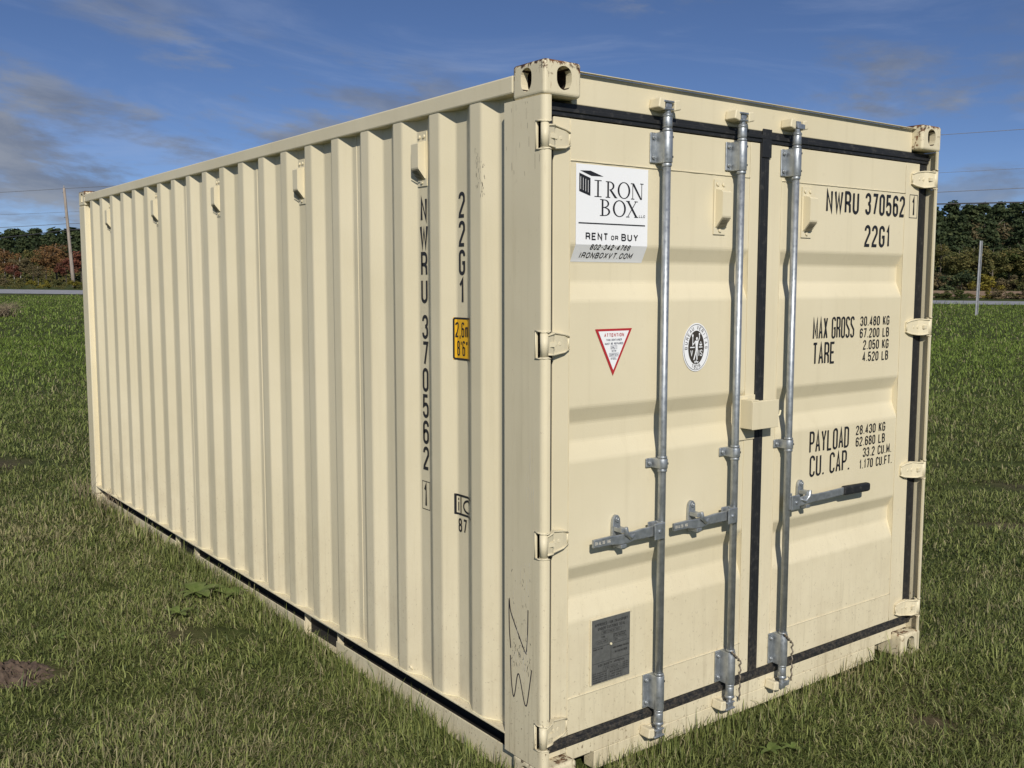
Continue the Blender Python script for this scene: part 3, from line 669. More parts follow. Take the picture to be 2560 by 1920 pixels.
    if grip == 0:
        q = x_catch
        lever([hx - .0, q + .085, q + .055, q + .02, q - .025, q - .06, x_end], [.020, .019, .017, .020, .018, .0165, .015], [by - .003] * 3 + [by - .006, by - .003, by, by], [zc, zc - .001, zc - .002, zc - .004, zc - .006, zc - .003, zc - .004], .006, 'handle', 'galvanised_steel')
        lv = MB()
        em = Print(lambda u, v, d: (u, by - .0062 - d, v), .0006); em.text('CH AL 55 JING', x_end + .006, q - .066, zc - .009, zc + .003, .0016).obj('scratch_white', rod, 'handle_marking')
    else:
        q = x_catch
        lever([hx, q - .035, q, q + .05, q + .13, q + .252], [.016, .019, .020, .016, .0165, .0165], [by - .002, by - .006, by - .010, by - .004, by - .006, by - .010], [zc - .010, zc - .004, zc + .002, zc - .002, zc - .001, zc + .004], .006, 'handle', 'galvanised_steel')
        lever([q + .250, q + .262, q + .43, x_end], [.0195, .0215, .0205, .0175], [by - .010, by - .010, by - .012, by - .012], [zc + .004, zc + .004, zc + .001, zc + .001], .0125, 'handle_grip', 'black_rubber', .008)
    c = MB(); q = x_catch
    ov = arc(q, zc + .048, .019, .030, 0, 180, 8) + arc(q, zc - .020, .021, .029, 180, 360, 8)
    c.prism(ov, YD - .014, YD - .0005, lambda a, w_, y: (a, y, w_))
    c.box(q - .016, q + .012, by - .012, YD - .0142, zc - .040, zc - .0255)
    c.box(q - .017, q + .010, by - .0135, YD - .0142, zc + .019, zc + .036)
    c.tube([(q + .000, by - .016, zc + .040), (q + hdir * -.006, by - .018, zc + .014), (q - hdir * .028, by - .016, zc - .004), (q - hdir * .052, by - .012, zc + .005)], [.009, .0095, .0085, .005], 8)
    c.obj('handle_catch', 'galvanised_steel', rod, .003, 2)
    for z in (zc + .062, zc - .032): link('bolt', BOLT2_M, rod).location = (q, YD - .014, z)
    return rod
ROD1 = rod_set(DL, .592, -1, .241, .388, 0); ROD2 = rod_set(DL, 1.010, -1, .657, .797, 0); ROD3 = rod_set(DR, 1.354, 1, 1.940, 1.492, 1)
def wire(bx, parent):   # rusty seal wire twisted round the bottom bracket
    pts = []
    for i in range(40):
        t = i / 39
        pts.append((bx - .024 + .056 * min(1, t * 2.2) + .002 * math.sin(t * 60), .012 - .026 - .004 * math.cos(t * 55), .338 - .055 * min(1, t * 2.2) - .165 * max(0, t - .45) / .55 + .002 * math.cos(t * 60)))
    MB().tube(pts, .0038, 6).obj('seal_wire', 'cable_rusty', parent)
wire(1.010, ROD2); wire(1.354, ROD3)
# lock box over the door joint
lb = MB().box(1.083, 1.250, -.014, -.0095, 1.250, 1.366).box(1.0835, 1.088, -.0093, YD - .004, 1.252, 1.372).box(1.2455, 1.2498, -.0093, YD - .006, 1.252, 1.358).box(1.150, 1.2452, -.0093, YD - .006, 1.352, 1.3585).box(1.0882, 1.128, -.0092, YD - .004, 1.366, 1.3715)
LB = lb.obj('lock_box', CR, ROOT, .003, 3)
MB().box(1.080, 1.176, YD - .0065, YD - .0005, 1.199, 1.386).obj('backing_plate', CR, LB, .002, 2)
MB().tube([(1.250, .01, 1.290), (1.262, .004, 1.290), (1.272, -.002, 1.300), (1.276, -.002, 1.318)], .0042, 8).obj('lock_hook', 'bright_bead', LB)
MB().tube([(1.152 + .01 * i, .012 + .003 * math.sin(i * 2.1), 1.3615 + .0015 * math.cos(i * 3)) for i in range(9)], .0028, 6).obj('weld_bead', CR, LB)
# ventilators
def vent_meshes():
    b = MB().box(-.034, .034, -.004, 0, -.107, .107); plate = b.mesh('ventilator', CR)
    pr = [(0, .070), (-.030, .062), (-.036, .056), (-.036, -.036), (-.034, -.042), (-.004, -.078), (0, -.078)]
    h = MB().prism([(y - .004, z) for y, z in pr], -.026, .026, lambda y, z, x: (x, y, z)).mesh('vent_hood', CR)
    g = MB()
    for i in range(7):
        t = (i + .5) / 7; y = -.038 + .030 * t; z = -.044 - .036 * t
        g.box(-.022, .022, y - .0055, y - .0035, z - .0014, z + .0014)
    for i in range(9): x = -.020 + .005 * i; g.add([(x - .0006, -.0415, -.0425), (x + .0006, -.0415, -.0425), (x + .0006, -.0115, -.0785), (x - .0006, -.0115, -.0785)], [(0, 1, 2, 3)])
    gm = g.mesh('vent_grille', 'grille_mesh')
    return plate, h, gm, MB().cyl((0, -.004, 0), (0, -.010, 0), .0085, .006, 8).mesh('rivet', CR)
VM = vent_meshes()
def vent(loc, rz):
    o = link('ventilator', VM[0], None); o.parent = ROOT; o.matrix_parent_inverse = Matrix.Translation(-Vector(ROOT.location)); o.location = loc; o.rotation_euler.z = rz
    for nm, me, lc in (('vent_hood', VM[1], (0, 0, 0)), ('vent_grille', VM[2], (0, 0, 0)), ('rivet', VM[3], (-.017, 0, .088)), ('rivet', VM[3], (.017, 0, .088)), ('rivet', VM[3], (0, 0, -.092))):
        c = link(nm, me); c.parent = o; c.location = lc
    return o
vent((.935, YD - .0003, 2.147), 0); vent((1.490, YD - .0003, 2.150), 0)
for k in (1, 5, 9, 13, 17): vent((XI - .0006, Y0C + PITCHC * k + .140 + .0335, 2.343), R(-90))
MB().tube([(.030, .925, .19), (.012, .922, .212), (.010, .918, .216), (.022, .914, .20)], .006, 6).obj('lashing_ring', CR, SIDE)

# --- lettering straight on the doors and the side
door_fn = lambda u, v, d: (u, door_y(v) - d, v)
flat = lambda u, v, d: (u, YD - d, v)
def dline(txt, x0, x1, z0, z1, t, gap=.3):   # one object for each word
    u = (x1 - x0) / (sum(WID.get(c, 1.0) for c in txt) + gap * (len(txt) - 1)); x = x0
    for wd in txt.split(' '):
        w_ = u * (sum(WID.get(c, 1.0) for c in wd) + gap * (len(wd) - 1)); Print(flat, .0012).text(wd, x, x + w_, z0, z1, t, gap=gap).obj('black_print', DR); x += w_ + u * (WID[' '] + 2 * gap)
dline('NWRU', 1.629, 1.871, 2.158, 2.257, .0130, gap=.30); dline('370562', 1.922, 2.240, 2.160, 2.258, .0130, gap=.30)
Print(flat, .0012).frame(2.280, 2.346, 2.160, 2.268, .0028).text('1', 2.300, 2.329, 2.167, 2.258, .0130).obj('black_print', DR)
dline('22G1', 1.924, 2.128, 2.015, 2.114, .0130, gap=.28)
dline('MAX GROSS', 1.562, 1.868, 1.602, 1.699, .0088, gap=.22); dline('TARE', 1.565, 1.726, 1.490, 1.588, .0098, gap=.20)
for t_, x0, z0 in (('30.480 KG', 1.915, 1.6525), ('67.200 LB', 1.914, 1.5975), ('2.050 KG', 1.943, 1.5425), ('4.520 LB', 1.941, 1.4875)): dline(t_, x0, 2.148, z0, z0 + .0445, .0060, gap=.30)
dline('PAYLOAD', 1.562, 1.856, 1.095, 1.193, .0098, gap=.22); dline('CU. CAP.', 1.568, 1.868, .987, 1.084, .0100, gap=.24)
for t_, x0, x1, z0 in (('28.430 KG', 1.911, 2.147, 1.1455), ('62.680 LB', 1.912, 2.147, 1.0905), ('33.2 CU.M.', 1.972, 2.206, 1.0355), ('1.170 CU.FT.', 1.948, 2.214, .9805)): dline(t_, x0, x1, z0, z0 + .0445, .0060, gap=.30)
sideflat = lambda u, v, d: (XI - d, -u, v)
ps = Print(sideflat, .0014)
for i, c in enumerate('NWRU'): wd = .031 if c == 'W' else .0245; ps.text(c, -.8245 - wd, -.8245 + wd, 2.095 - .1093 * i, 2.193 - .1093 * i, .0155 if c in 'NW' else .0135)
ps.obj('black_print', SIDE); ps = Print(sideflat, .0014)
for i, c in enumerate('370562'): ps.text(c, -.8215 - .0225, -.8215 + .0225, 1.622 - .1085 * i, 1.720 - .1085 * i, .0132)
ps.obj('black_print', SIDE)
Print(sideflat, .0014).frame(-.8535, -.7965, .913, 1.030, .0028).text('1', -.842, -.812, .922, 1.022, .0132).obj('black_print', SIDE); ps = Print(sideflat, .0014)
for i, c in enumerate('22G1'): ps.text(c, -.5515 - .0215, -.5515 + .0215, 2.097 - .1093 * i, 2.195 - .1093 * i, .0132)
ps.obj('black_print', SIDE)
side_fn = lambda u, v, d: (side_x(-u) - d * 1.2, -u, v)
def wrap_patch(pr_, u0, u1, z0, z1, nu=26):
    d = pr_.nd(); us = [u0 + (u1 - u0) * i / nu for i in range(nu + 1)]
    for e in ( -.584, -.5167, -.446): us.append(e)
    us = sorted(set(u for u in us if u0 <= u <= u1)); n = len(us)
    pr_.b.add([pr_.fn(u, z, d) for z in (z0, z1) for u in us], [(i, i + 1, i + 1 + n, i + n) for i in range(n - 1)])
# height sticker, folded into the corrugation
HS = Print(side_fn, .0012); wrap_patch(HS, -.604, -.468, 1.551, 1.716); HSo = HS.obj('yellow_vinyl', ROOT, 'height_sticker')
HSo['label'] = 'yellow and black height sticker folded into the side corrugation'
q = Print(side_fn, .0020); q.stroke([(-.470, 1.7125), (-.596, 1.7125), (-.6005, 1.708), (-.6005, 1.560), (-.596, 1.555), (-.470, 1.555)], .007, maxseg=.008)
q.text('2,6m', -.5945, -.505, 1.639, 1.698, .0062, maxseg=.006); q.text('8\'6"', -.586, -.515, 1.567, 1.626, .0062, maxseg=.006); q.obj('black_print', HSo)
q = Print(side_fn, .0016); q.stroke([(-.598, .938), (-.598, 1.018)], .010, maxseg=.02); q.stroke([(-.602, 1.0155), (-.470, 1.0155)], .008, maxseg=.008); q.stroke([(-.602, .9405), (-.470, .9405)], .008, maxseg=.008); q.stroke([(-.566, .94), (-.566, 1.016)], .007, maxseg=.02)
q.stroke([(-.582, .953), (-.582, .988)], .007); q.stroke([(-.582, .995), (-.582, 1.004)], .007)
q.stroke([(-.515 + .032 * math.cos(R(a)), .977 + .024 * math.sin(R(a))) for a in range(50, 320, 15)], .008, maxseg=.006); q.text('87', -.584, -.526, .868, .924, .008, maxseg=.006)
q.obj('black_print', SIDE)

# --- rental sign
SG = Print(door_fn, .0016)
n_ = 8; zz = [1.924 + (1.984 - 1.924) * i / n_ for i in range(n_ + 1)] + [2.05, 2.15, 2.265]; d_ = .0016
SG.b.add([door_fn(u, z, d_) for z in zz for u in (.187, .539)], [(2 * i, 2 * i + 1, 2 * i + 3, 2 * i + 2) for i in range(len(zz) - 1)])
SGo = SG.obj('white_vinyl', ROOT, 'rental_sign'); SGo['label'] = 'white vinyl rental sign with black lettering on the left door'
sg = Print(door_fn, .0024)
def rect(a, b_, c, d): sg.poly([(a, c), (b_, c), (b_, d), (a, d)])
def quad(*p): sg.poly(list(p))
def ring(cx, cz, rx, rz, tx, tz, a0=0, a1=360, n=28):
    d = sg.nd(); o = arc(cx, cz, rx, rz, a0, a1, n); i_ = arc(cx, cz, rx - tx, rz - tz, a0, a1, n); k = len(o)
    sg.b.add([sg.fn(u, v, d) for u, v in o + i_], [(j, j + 1, j + 1 + k, j + k) for j in range(k - 1)])
def serif(x, z, w_): rect(x - w_ / 2, x + w_ / 2, z - .0014, z + .0014)
z0, z1 = 2.155, 2.2115
rect(.286, .294, z0, z1); serif(.290, z0, .034); serif(.290, z1, .034)                                    # I
rect(.3345, .3425, z0, z1); serif(.338, z0, .022); rect(.327, .350, z1 - .0028, z1)                            # R
ring(.345, z1 - .0155, .024, .0155, .0085, .0028, 90, -90, 14); quad((.346, 2.181), (.356, 2.181), (.382, z0), (.370, z0)); serif(.378, z0, .012)
ring(.4165, (z0 + z1) / 2, .0315, .030, .0088, .0028)                                                         # O
rect(.459, .4622, z0, z1); rect(.5045, .5077, z0, z1); quad((.4555, z1), (.4665, z1), (.5077, z0 - .001), (.4990, z0 - .001)); serif(.4605, z0, .017); serif(.506, z1, .017); rect(.450, .462, z1 - .0028, z1)   # N
z0, z1 = 2.089, 2.1455
rect(.308, .3162, z0, z1); serif(.308, z0, .016); serif(.308, z1, .016)                                         # B
ring(.322, z1 - .0135, .0225, .0142, .0082, .0028, 90, -90, 14); ring(.322, z0 + .0145, .0275, .0152, .0088, .0028, 90, -90, 14); rect(.316, .323, z1 - .002, z1 + .0007); rect(.316, .323, z0 - .0007, z0 + .002); rect(.316, .323, 2.1170, 2.1198)
ring(.3945, (z0 + z1) / 2, .0325, .030, .0090, .0028)                                                         # O
quad((.432, z1), (.4425, z1), (.4855, z0), (.475, z0)); quad((.476, z1), (.4800, z1), (.4385, z0), (.4345, z0)); serif(.437, z1, .020); serif(.478, z1, .017); serif(.480, z0, .020); serif(.4365, z0, .017)   # X
sg.text('LLC', .494, .524, 2.0885, 2.0985, .0017); rect(.199, .525, 2.0577, 2.0618)
sg.text('RENT', .233, .340, 2.0005, 2.027, .0052); sg.text('OR', .355, .390, 2.0025, 2.0195, .0034); sg.text('BUY', .406, .490, 2.0005, 2.027, .0052)
sg.text('802-342-4766', .258, .453, 1.967, 1.9865, .0034, .22, maxseg=.005); sg.text('IRONBOXVT.COM', .219, .477, 1.9370, 1.9575, .0034, .22, maxseg=.005)
quad((.205, 2.2415), (.254, 2.2435), (.316, 2.2265), (.259, 2.2255))
W4 = [(.2015 + .0525 * i / 9) for i in range(10)]
for i in range(0, 10):   # the striped box front: dark panel with four thin gaps
    if i == 9: break
    a, b_ = W4[i], W4[i + 1]; g = .0010 if i % 2 else 0
    zt = lambda u: 2.2335 - (u - .2015) * .300; zb = lambda u: 2.1700 - (u - .2015) * .276
    if i % 2 == 0: quad((a, zb(a)), (b_, zb(b_)), (b_, zt(b_)), (a, zt(a)))
    else:
        m_ = a + .0022; quad((m_, zb(m_)), (b_, zb(b_)), (b_, zt(b_)), (m_, zt(m_))); quad((a, zt(a) - .010), (m_, zt(m_) - .010), (m_, zt(m_)), (a, zt(a))); quad((a, zb(a)), (m_, zb(m_)), (m_, zb(m_) + .009), (a, zb(a) + .009))
sg.obj('black_print', SGo)
# --- warning triangle
T_ = Print(lambda u, v, d: (u, YD - d, v), .0014); T_.poly([(.283, 1.682), (.372, 1.509), (.466, 1.682)]); TR = T_.obj('red_print', ROOT, 'warning_triangle'); TR['label'] = 'red bordered white warning triangle sticker pointing down'
T_ = Print(lambda u, v, d: (u, YD - d, v), .0022); T_.poly([(.298, 1.6735), (.3725, 1.530), (.450, 1.6735)]); T_.obj('white_vinyl', TR, 'sticker_face')
T_ = Print(lambda u, v, d: (u, YD - d, v), .0030); T_.text('ATTENTION', .326, .424, 1.6525, 1.6655, .0024); T_.obj('red_print', TR)
T_ = Print(lambda u, v, d: (u, YD - d, v), .0030)
for t_, a, b_, z in (('THIS CONTAINER', .336, .413, 1.6375), ('MUST BE REPAIRED', .329, .420, 1.6235), ('ONLY', .361, .387, 1.6095), ('WITH', .363, .385, 1.5965), ('CORTEN', .354, .394, 1.5825), ('STEEL', .359, .388, 1.5685)): T_.text(t_, a, b_, z, z + .0078, .0014)
T_.frame(.358, .390, 1.6075, 1.6195, .0008); T_.frame(.351, .397, 1.5805, 1.5925, .0008)
T_.obj('navy_print', TR)
# --- oval inspection emblem
OX, OZ = .8155, 1.597
fnp = lambda u, v, d: (u, YD - d, v)
E_ = Print(fnp, .0014); E_.disc(OX, OZ, .0765, .0955, 44); EM = E_.obj('white_vinyl', ROOT, 'inspection_emblem'); EM['label'] = 'white oval inspection emblem with a dark centre and lettering round it'
E_ = Print(fnp, .0021); E_.disc(OX, OZ - .001, .0455, .0665, 40)
E_.stroke([(OX + .0705 * math.cos(R(a)), OZ + .0895 * math.sin(R(a))) for a in range(0, 361, 8)], .0020)
def ringtext(txt, a0, a1, h, inward=False):
    for i, c in enumerate(txt):
        a = a0 + (a1 - a0) * i / (len(txt) - 1)
        if c == ' ': continue
        ca, sa = math.cos(R(a)), math.sin(R(a)); cx, cz = OX + .0575 * ca, OZ + .0775 * sa; up = np.array([ca / .0575, sa / .0775]); up = up / np.linalg.norm(up) * (-1 if inward else 1); rt = np.array([up[1], -up[0]])
        for pl in glyph(c, .3): E_.stroke([(cx + rt[0] * (p[0] - .5) * h * .62 + up[0] * (p[1] - .5) * h, cz + rt[1] * (p[0] - .5) * h * .62 + up[1] * (p[1] - .5) * h) for p in pl], .0020)
ringtext('BUREAU VERITAS', 182, -2, .013); ringtext('1828', 250, 290, .013, True)
E_.obj('dark_print', EM)
E_ = Print(fnp, .0032)   # small standing figure with torch and scales
E_.disc(OX + .002, OZ + .034, .0052, .0062, 12); E_.poly([(OX - .009, OZ + .026), (OX + .012, OZ + .026), (OX + .007, OZ + .004), (OX + .008, OZ - .012), (OX - .004, OZ - .012), (OX - .005, OZ + .006)])
E_.stroke([(OX - .001, OZ - .010), (OX - .007, OZ - .030), (OX - .014, OZ - .050)], .0062); E_.stroke([(OX + .005, OZ - .010), (OX + .003, OZ - .030), (OX + .004, OZ - .049)], .0060)
E_.stroke([(OX + .010, OZ + .024), (OX + .017, OZ + .037), (OX + .015, OZ + .049)], .0040); E_.disc(OX + .016, OZ + .052, .0042, .0042, 10)
E_.stroke([(OX - .008, OZ + .023), (OX - .017, OZ + .012), (OX - .022, OZ + .018)], .0040); E_.stroke([(OX - .022, OZ + .006), (OX - .022, OZ + .044)], .0034); E_.disc(OX - .022, OZ + .046, .0045, .0060, 10)
E_.stroke([(OX - .036, OZ + .0), (OX - .010, OZ + .0)], .0042); E_.stroke([(OX + .014, OZ + .0), (OX + .034, OZ + .0)], .0042)
E_.stroke([(OX + .024, OZ + .022), (OX + .018, OZ + .010), (OX + .031, OZ + .010), (OX + .024, OZ + .022)], .0018); E_.disc(OX + .0245, OZ + .009, .0072, .0032, 10)
E_.text('V', OX - .034, OX - .020, OZ - .034, OZ - .010, .0036); E_.text('IS', OX + .012, OX + .034, OZ - .036, OZ - .010, .0034)
E_.stroke([(OX - .012, OZ - .057), (OX + .012, OZ - .057)], .0030); E_.stroke([(OX, OZ - .050), (OX, OZ - .060)], .0030); E_.stroke([(OX - .010, OZ - .0615), (OX - .003, OZ - .0615)], .0030); E_.stroke([(OX + .003, OZ - .0615), (OX + .010, OZ - .0615)], .0030)
E_.obj('white_vinyl', EM, 'emblem_figure')
# --- approval plate
AP = MB().box(.271, .473, YD - .0045, YD - .0005, .347, .603).obj('approval_plate', CR, ROOT, .001, 1); AP['label'] = 'dark grey engraved approval plate low on the left door'
MB().box(.2765, .470, YD - .0058, YD - .0047, .3505, .5985).obj('plate_face', 'plate_metal', AP)
e_ = Print(lambda u, v, d: (u, YD - d, v), .0064)
e_.text('APPROVED FOR TRANSPORT', .290, .458, .572, .5835, .0020); e_.text('UNDER CUSTOMS SEAL', .305, .444, .5555, .567, .0020); e_.frame(.324, .424, .5375, .5505, .0010); e_.text('GBC 2188 BV 2021', .332, .416, .540, .548, .0013)
e_.text('MANUFACTURER NO.', .384, .450, .5235, .5300, .0012); e_.text('OF THE CONTAINER', .384, .444, .5155, .5220, .0012); e_.frame(.386, .450, .4985, .5120, .0010); e_.text('NW', .392, .406, .501, .509, .0012)
e_.text('TYPE', .322, .342, .523, .530, .0013); e_.frame(.300, .352, .503, .517, .0010); e_.text('CX22-41DV', .305, .348, .506, .513, .0012)
for a in ((.2785, .492, .468, .492), (.2785, .430, .468, .430)): e_.stroke([(a[0], a[1]), (a[2], a[3])], .0014)
e_.stroke([(.372, .486), (.372, .4315)], .0016); e_.text('OWNER NO. 000', .282, .330, .4815, .4870, .0012)
e_.text('TIMBER COMPONENT TREATMENT', .380, .464, .470, .4775, .0014); e_.text('IM/TAILEIM/2020', .392, .454, .452, .461, .0016)
e_.text('CSC SAFETY APPROVAL', .308, .444, .4145, .4240, .0019); e_.frame(.332, .420, .3965, .4095, .0010); e_.text('F/BV/10412/20', .344, .408, .399, .406, .0012); e_.frame(.362, .430, .357, .391, .0010)
for i, t_ in enumerate(('DATE MANUFACTURED', 'IDENTIFICATION NO.', 'MAXIMUM GROSS MASS', 'ALLOW. STACK LOAD', 'TRANSVERSE RACKING')): e_.text(t_, .281, .352, .388 - i * .0085, .3935 - i * .0085, .0012)
for i, t_ in enumerate(('30480 KG 67200 LB', '192000 423280', '150000 330690')): e_.text(t_, .366, .426, .380 - i * .0095, .3865 - i * .0095, .0012)
for i in range(4): e_.text('END WALL', .434, .464, .404 - i * .008, .4095 - i * .008, .0011)
e_.obj('engraving', AP); MB().cyl((.371, YD - .0058, .4925), (.371, YD - .010, .4925), .0052, .0042, 12).obj('rivet', 'bright_bead', AP)
# --- marker scribble and scuffs on the near post
gf = lambda u, v, d: (-d, -u, v)
g_ = Print(gf, .0008)
def scrib(pts, t=.0052):
    P = [np.array(p) for p in pts]; out = []
    for i in range(len(P) - 1):
        p0, p1, p2, p3 = P[max(i - 1, 0)], P[i], P[i + 1], P[min(i + 2, len(P) - 1)]
        for k in range(6): t_ = k / 6; out.append(.5 * ((2 * p1) + (p2 - p0) * t_ + (2 * p0 - 5 * p1 + 4 * p2 - p3) * t_ ** 2 + (3 * p1 - p0 - 3 * p2 + p3) * t_ ** 3))
    out.append(P[-1]); g_.stroke(out, t)
scrib([(-.186, .520), (-.1945, .60), (-.1955, .700), (-.185, .655), (-.140, .585), (-.103, .533), (-.0925, .533), (-.086, .60), (-.0835, .689)])
scrib([(-.188, .492), (-.182, .40), (-.170, .343), (-.160, .360), (-.148, .420), (-.1385, .436), (-.128, .415), (-.108, .350), (-.097, .331), (-.086, .350), (-.062, .474)])
g_.obj('marker_ink', PL, 'marker_scribble')
g_ = Print(gf, .0007); rr = random.Random(8)
for i in range(70):
    u = -.075 - .10 * rr.random() ** 1.3; v = .47 + .40 * rr.random(); ln = .01 + .09 * rr.random() ** 2
    if rr.random() < .5: v = .475 + rr.random() * .06; ln *= .25
    g_.stroke([(u, v), (u + rr.uniform(-.004, .004), v - ln)], rr.uniform(.0007, .0022))
for i in range(30): u = -.045 - .05 * rr.random(); v = .95 + .38 * rr.random(); g_.stroke([(u, v), (u + rr.uniform(-.002, .002), v - rr.uniform(.01, .07))], rr.uniform(.0006, .0015))
g_.obj('scratch_white', PL, 'scratches')['kind'] = 'stuff'
g_ = Print(gf, .0006)
for i in range(75):
    u = -.07 - .11 * rr.random(); v = .46 + .09 * rr.random() + (.33 * rr.random() if rr.random() < .35 else 0)
    g_.stroke([(u, v), (u + rr.uniform(-.007, .007), v - rr.uniform(.002, .016))], rr.uniform(.0007, .0024))
for i in range(18): u = -.02 - .20 * rr.random(); v = 2.20 + .27 * rr.random(); g_.stroke([(u, v), (u + rr.uniform(-.001, .001), v - rr.uniform(.01, .08) * rr.random())], rr.uniform(.0005, .0012))
g_.obj('dark_print', PL, 'scuffs')['kind'] = 'stuff'
g_ = Print(lambda u, v, d: (side_x(-u) - d, -u, v), .0008)
for cx in (-.372, -.400):
    for i in range(22): u = cx + rr.gauss(0, .006); v = 2.20 + .14 * rr.random() - .03 * (cx > -.39); g_.stroke([(u, v), (u + rr.uniform(-.004, .004), v - rr.uniform(.004, .018))], rr.uniform(.0006, .0015))
g_.obj('dark_print', SIDE, 'scuffs')['kind'] = 'stuff'

# ------------------------------------------------------------------ dirt mound
def mound():
    n = 90; g = np.linspace(-1, 1, n); A, B = np.meshgrid(g, g, indexing='ij'); x, y = -1.40, 2.36
    X = x + A * .36 * RT[0] + B * .20 * FW[0]; Y = y + A * .36 * RT[1] + B * .20 * FW[1]
    rr_ = np.sqrt(A ** 2 + B ** 2); prof = np.clip(1 - rr_, 0, 1) ** .8 * (.45 + .9 * fbm(X * 6, Y * 6, 21))
    Z = ground_z(X, Y) - .012 + .070 * prof + .07 * (fbm(X * 26, Y * 26, 31) - .5) * sstep(1, .6, rr_) + .05 * (fbm(X * 70, Y * 70, 33, 2) - .5) * sstep(1, .7, rr_)
    V = np.stack([X, Y, Z], -1).reshape(-1, 3); i = np.arange(n * n).reshape(n, n); F = np.stack([i[:-1, :-1], i[:-1, 1:], i[1:, 1:], i[1:, :-1]], -1).reshape(-1, 4)
    tag(link('soil_mound', np_mesh('soil_mound', V, F[:, ::-1], 'soil', (), False)), 'low mound of bare brown crumbly soil in the grass', 'soil mound')
mound()

# ------------------------------------------------------------------ grass
def build_grass():
    rg = np.random.default_rng(7); out = []
    bands = [(1.9, 4.6, 12500, 0.043, .0042, 46), (4.6, 7.0, 8000, .046, .0050, 46), (7.0, 10.5, 3300, .052, .0068, 42), (10.5, 17, 1000, .062, .0100, 38), (17, 32, 270, .080, .0155, 34), (32, 78, 48, .10, .028, 32)]
    for r0, r1, dens, ln, wd, hang in bands:
        half = R(hang); area = half * (r1 ** 2 - r0 ** 2); n = int(area * dens)
        r = np.sqrt(rg.uniform(r0 ** 2, r1 ** 2, n)); a = rg.uniform(-half, half, n); x, y = st2xy(r * np.cos(a), r * np.sin(a))
        k = ~((x > .02) & (x < 2.42) & (y > .045) & (y < 6.02)); s, t = xy2st(x, y); nn_, _m = st2nm(s, t); k &= nn_ < -.25
        k &= rg.random(n) > bare(x, y) * .93
        k &= (fbm(x * 5, y * 5, 41, 3) + rg.random(n) * .75) > .47
        x = x[k]; y = y[k]; n = len(x); r = r[k]; nn_ = nn_[k]
        patch = fbm(x * .8, y * .8, 51, 4); fine = fbm(x * 4.2, y * 4.2, 61, 3); tall = fbm(x * 2.3, y * 2.3, 71, 3)
        L_ = ln * rg.lognormal(0, .34, n) * (.62 + .85 * tall) * (1 + .9 * sstep(-6, -1, nn_))
        nearbox = sstep(.22, .0, np.maximum(np.maximum(-x, -y), np.maximum(x - 2.438, y - 6.058)))
        L_ = L_ * (1 + (.40 - .35 * sstep(.1, -.05, y)) * nearbox)
        flow = fbm(x * 1.6, y * 1.6, 81, 3) * 12.0; az = flow + rg.normal(0, 1.7, n); lean = np.clip(rg.normal(1.12, .45, n) - .65 * nearbox, .08, 1.5)
        dx, dy = np.cos(az), np.sin(az); wa = az + np.pi / 2 + rg.normal(0, .5, n); wx, wy = np.cos(wa), np.sin(wa); W = wd * rg.uniform(.65, 1.35, n) * .5
        z = ground_z(x, y) - .006
        h1, o1 = np.cos(lean * .55) * L_ * .55, np.sin(lean * .55) * L_ * .55; l2 = np.clip(lean * 1.35, 0, 1.9); h2, o2 = h1 + np.cos(l2) * L_ * .45, o1 + np.sin(l2) * L_ * .45
        V = np.empty((n, 5, 3)); 
        V[:, 0] = np.stack([x - wx * W, y - wy * W, z], -1); V[:, 1] = np.stack([x + wx * W, y + wy * W, z], -1)
        V[:, 2] = np.stack([x + dx * o1 + wx * W * .8, y + dy * o1 + wy * W * .8, z + h1], -1); V[:, 3] = np.stack([x + dx * o1 - wx * W * .8, y + dy * o1 - wy * W * .8, z + h1], -1)
        V[:, 4] = np.stack([x + dx * o2, y + dy * o2, z + h2], -1)
        far = sstep(9, 26, r)
        g0 = np.array([.062, .088, .022]); g1 = np.array([.250, .275, .088]); g2 = np.array([.098, .150, .028]); g3 = np.array([.205, .275, .052])
        u = rg.random(n)[:, None]; c = (g0 + (g1 - g0) * u) * (1 - far[:, None]) + (g2 + (g3 - g2) * u) * far[:, None]
        dryp = np.clip(.11 + .26 * sstep(.47, .68, patch) + .22 * sstep(.55, .75, fine) + .34 * np.exp(-((x + .7) ** 2 + ((y - 5.0) / 1.5) ** 2) / .8) + .22 * np.exp(-((x + .4) ** 2 + (y - 2.7) ** 2) / .12), 0, .65) * (1 - .62 * far)
        dry = rg.random(n) < dryp; c[dry] = (np.array([.15, .140, .068]) + (np.array([.33, .295, .160]) - np.array([.15, .140, .068])) * rg.random((n, 1)))[dry]
        c *= 1.14 * (.78 + .44 * fine)[:, None] * rg.uniform(.8, 1.2, (n, 1))
        out.append((V, c))
    V = np.concatenate([o[0] for o in out]); c = np.concatenate([o[1] for o in out]); n = len(V); i = (np.arange(n) * 5)[:, None]
    T = np.concatenate([i + np.array([[0, 1, 2]]), i + np.array([[0, 2, 3]]), i + np.array([[3, 2, 4]])], 1).reshape(-1, 3)
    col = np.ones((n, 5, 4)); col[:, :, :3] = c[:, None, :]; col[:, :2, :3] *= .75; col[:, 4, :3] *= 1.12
    print('grass blades', n)
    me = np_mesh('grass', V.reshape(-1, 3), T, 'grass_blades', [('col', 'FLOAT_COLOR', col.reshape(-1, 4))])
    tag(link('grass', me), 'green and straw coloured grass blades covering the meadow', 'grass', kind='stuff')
build_grass()

